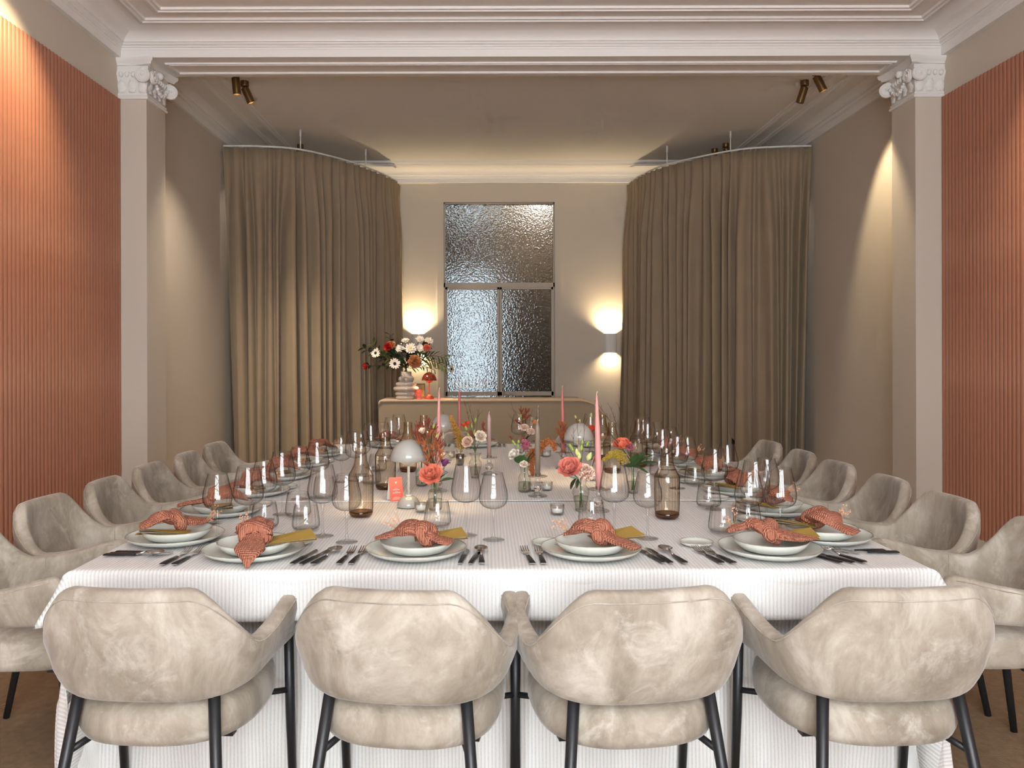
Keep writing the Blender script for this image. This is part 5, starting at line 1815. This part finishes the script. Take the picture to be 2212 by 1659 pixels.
# ------------------------------------------------------------------ big vase of flowers on the bar
yV = 8.50
vx = tx(877, yV)
t = thing('ringed_vase', 'taupe ceramic vase of stacked rings on the bar', 'vase', (vx, yV, BARZ + .001))
def ringp(rb, z0, z1, r):
    out = []
    for k in range(7):
        a = -pi / 2 + pi * k / 6
        out.append((rb + (r - rb) * cos(a), (z0 + z1) / 2 + (z1 - z0) / 2 * sin(a)))
    return out
pr = [(.0005, 0), (.088, 0)] + ringp(.092, .004, .036, .105) + ringp(.096, .040, .082, .112) + ringp(.105, .086, .132, .132) + ringp(.090, .136, .176, .108) + ringp(.066, .180, .232, .082) + [(.060, .236), (.055, .246), (.055, .282), (.050, .284), (.048, .25)]
MB().lathe(pr, 48).build('body', 'vase_glaze', t)
mo = Vector((vx, yV, BARZ + .285))
def bf(name, label, px, py, dy, kind, r, m, d=None, eye=None, seed=0):
    c = pt(px, py, yV + dy)
    ft = mo + Vector((random.uniform(-.03, .03), random.uniform(-.02, .02), -.2))
    S = Stem(name, label, ft, 'flower', 'flowers in the ringed vase')
    mid = mo.lerp(c, .35) + Vector((0, 0, .03))
    S.stem([ft, mo + (ft - mo) * .1 + Vector((0, 0, .05)), mid, c], .003)
    d = d or ((px - 877) * .012, -1, .25)
    mb = {'daisy': lambda: bloom_daisy(r, 14, seed, eye != 'eye_dark'), 'rose': lambda: bloom_rose(r * .8, 1.2, seed), 'ruffle': lambda: bloom_ruffle(r, seed, 5, 1.0)}[kind]()
    S.part('bloom', mb, m, c, d)
    if eye:
        S.part('flower_eye', MB().ball((0, 0, r * .16), r * .27, 10, 6, .6), eye, c, d)
    return S
B = 'white daisy-like bloom in the ringed vase, '
bf('anemone', B + 'dark-eyed, far left', 812, 762, -.12, 'daisy', .056, 'petal_white', (-.5, -1, .2), 'eye_dark', 1)
bf('anemone', B + 'dark-eyed, low centre', 853, 785, -.16, 'daisy', .060, 'petal_white', (-.1, -1, .1), 'eye_dark', 2)
bf('anemone', B + 'dark-eyed, alone at far right', 974, 797, -.06, 'daisy', .050, 'petal_cream', (.9, -.35, .1), 'eye_dark', 3)
bf('chrysanthemum', B + 'large, in the middle', 887, 753, -.10, 'daisy', .066, 'petal_white', (0, -1, .5), 'dried_gold', 4)
bf('chrysanthemum', B + 'left of the large one', 864, 752, -.02, 'daisy', .056, 'petal_white', (-.3, -.9, .6), None, 5)
bf('chrysanthemum', B + 'top right', 926, 736, .0, 'daisy', .050, 'petal_white', (.3, -.8, .8), 'dried_gold', 6)
bf('chrysanthemum', B + 'top middle', 907, 733, .02, 'daisy', .048, 'petal_white', (.1, -.8, .8), 'dried_gold', 7)
bf('chrysanthemum', B + 'right of the large one', 908, 752, -.04, 'daisy', .046, 'petal_white', (.2, -1, .4), None, 8)
bf('chrysanthemum', B + 'top left, half hidden', 876, 736, .04, 'daisy', .05, 'petal_white', (-.1, -.6, .9), None, 9)
bf('rose', 'large apricot garden rose low in the ringed vase', 896, 781, -.18, 'ruffle', .056, 'petal_apricot', (0, -1, .1), None, 10)
bf('rose', 'small apricot rose at the right of the ringed vase', 922, 751, -.06, 'ruffle', .032, 'petal_peach', (.2, -1, .3), None, 11)
bf('rose', 'apricot rose behind the red bloom in the ringed vase', 846, 745, .0, 'ruffle', .036, 'petal_apricot', (-.2, -1, .4), None, 12)
bf('ranunculus', 'red bloom high in the ringed vase', 838, 749, -.04, 'rose', .034, 'petal_red', (-.2, -1, .3), None, 13)
bf('ranunculus', 'red bloom drooping at the far left of the ringed vase', 791, 790, -.05, 'rose', .030, 'petal_red', (-.8, -.6, -.2), None, 14)
rb_ = random.Random(9)
def branch(label, tips, m, n, L, W, seed, cat='foliage'):
    rnd = random.Random(seed)
    ft = mo + Vector((rnd.uniform(-.03, .03), rnd.uniform(-.02, .02), -.2))
    S = Stem('leafy_branch', label, ft, cat, 'leafy branches in the ringed vase')
    S.stem([ft, mo + Vector((0, 0, .02))] + tips, .003, 'brown_stem')
    P = spline([mo + Vector((0, 0, .02))] + tips, 10)
    for k in range(n):
        t = .25 + .75 * (k + 1) / n
        i = min(int(t * (len(P) - 1)), len(P) - 2)
        d = (P[i + 1] - P[i]).normalized()
        s = Vector((d.z, rnd.uniform(-.8, .3), -d.x)) * (1 if k % 2 else -1)
        S.leaf(P[i], d * .7 + s.normalized() * .8 + Vector((0, -.3, 0)), L * rnd.uniform(.7, 1.1), W * rnd.uniform(.8, 1.1), m, .5, rnd.uniform(-.6, .6))
branch('dark eucalyptus-like branch reaching up left of the wall light', [pt(850, 765, yV), pt(845, 745, yV + .02), pt(842, 722, yV + .03)], 'leaf_dark', 11, .075, .028, 1)
branch('dark leafy branch reaching far left over the curtain', [pt(845, 785, yV), pt(815, 770, yV), pt(784, 750, yV - .03)], 'leaf_dark', 13, .065, .022, 2)
branch('olive fern branch at the left, under the white blooms', [pt(850, 780, yV - .1), pt(828, 768, yV - .1), pt(805, 740, yV - .1)], 'leaf_olive', 16, .08, .014, 3)
branch('olive fern branch sweeping right over the lamp', [pt(905, 775, yV), pt(935, 768, yV - .05), pt(968, 775, yV - .1)], 'leaf_olive', 22, .10, .013, 4)
branch('long olive fern branch furthest right', [pt(905, 780, yV - .05), pt(935, 780, yV - .1), pt(962, 792, yV - .14)], 'leaf_olive', 22, .09, .012, 5)
branch('low leafy sprig lit by the orange lamp', [pt(890, 795, yV - .05), pt(912, 790, yV - .06), pt(940, 800, yV - .05)], 'leaf_olive', 14, .07, .010, 6)
branch('dense dark foliage in the middle of the ringed vase', [pt(876, 790, yV - .05), pt(878, 770, yV - .05), pt(880, 750, yV)], 'leaf_dark', 18, .10, .034, 7)
branch('dark foliage to the right of the middle blooms', [pt(886, 785, yV - .04), pt(905, 765, yV), pt(928, 745, yV + .02)], 'leaf_dark', 16, .085, .026, 8)
branch('dark foliage to the left of the middle blooms', [pt(868, 785, yV - .04), pt(850, 770, yV), pt(838, 760, yV + .02)], 'leaf_dark', 16, .085, .026, 10)
branch('near-black sprig trailing left towards the red bloom', [pt(855, 793, yV - .05), pt(825, 789, yV - .05), pt(795, 788, yV - .05)], 'leaf_dark', 8, .055, .022, 11)
t = thing('picture_frame', 'small brown frame leaning behind the ringed vase', 'frame', (tx(906, 8.78), 8.78, BARZ + .001), .2)
MB().box((-.06, 0, 0), (.06, .012, .15)).build('backing', 'wood_brown', t, smooth=False)
MB().box((-.05, -.003, .012), (.05, 0, .138)).build('picture', 'menu_gold', t, smooth=False)
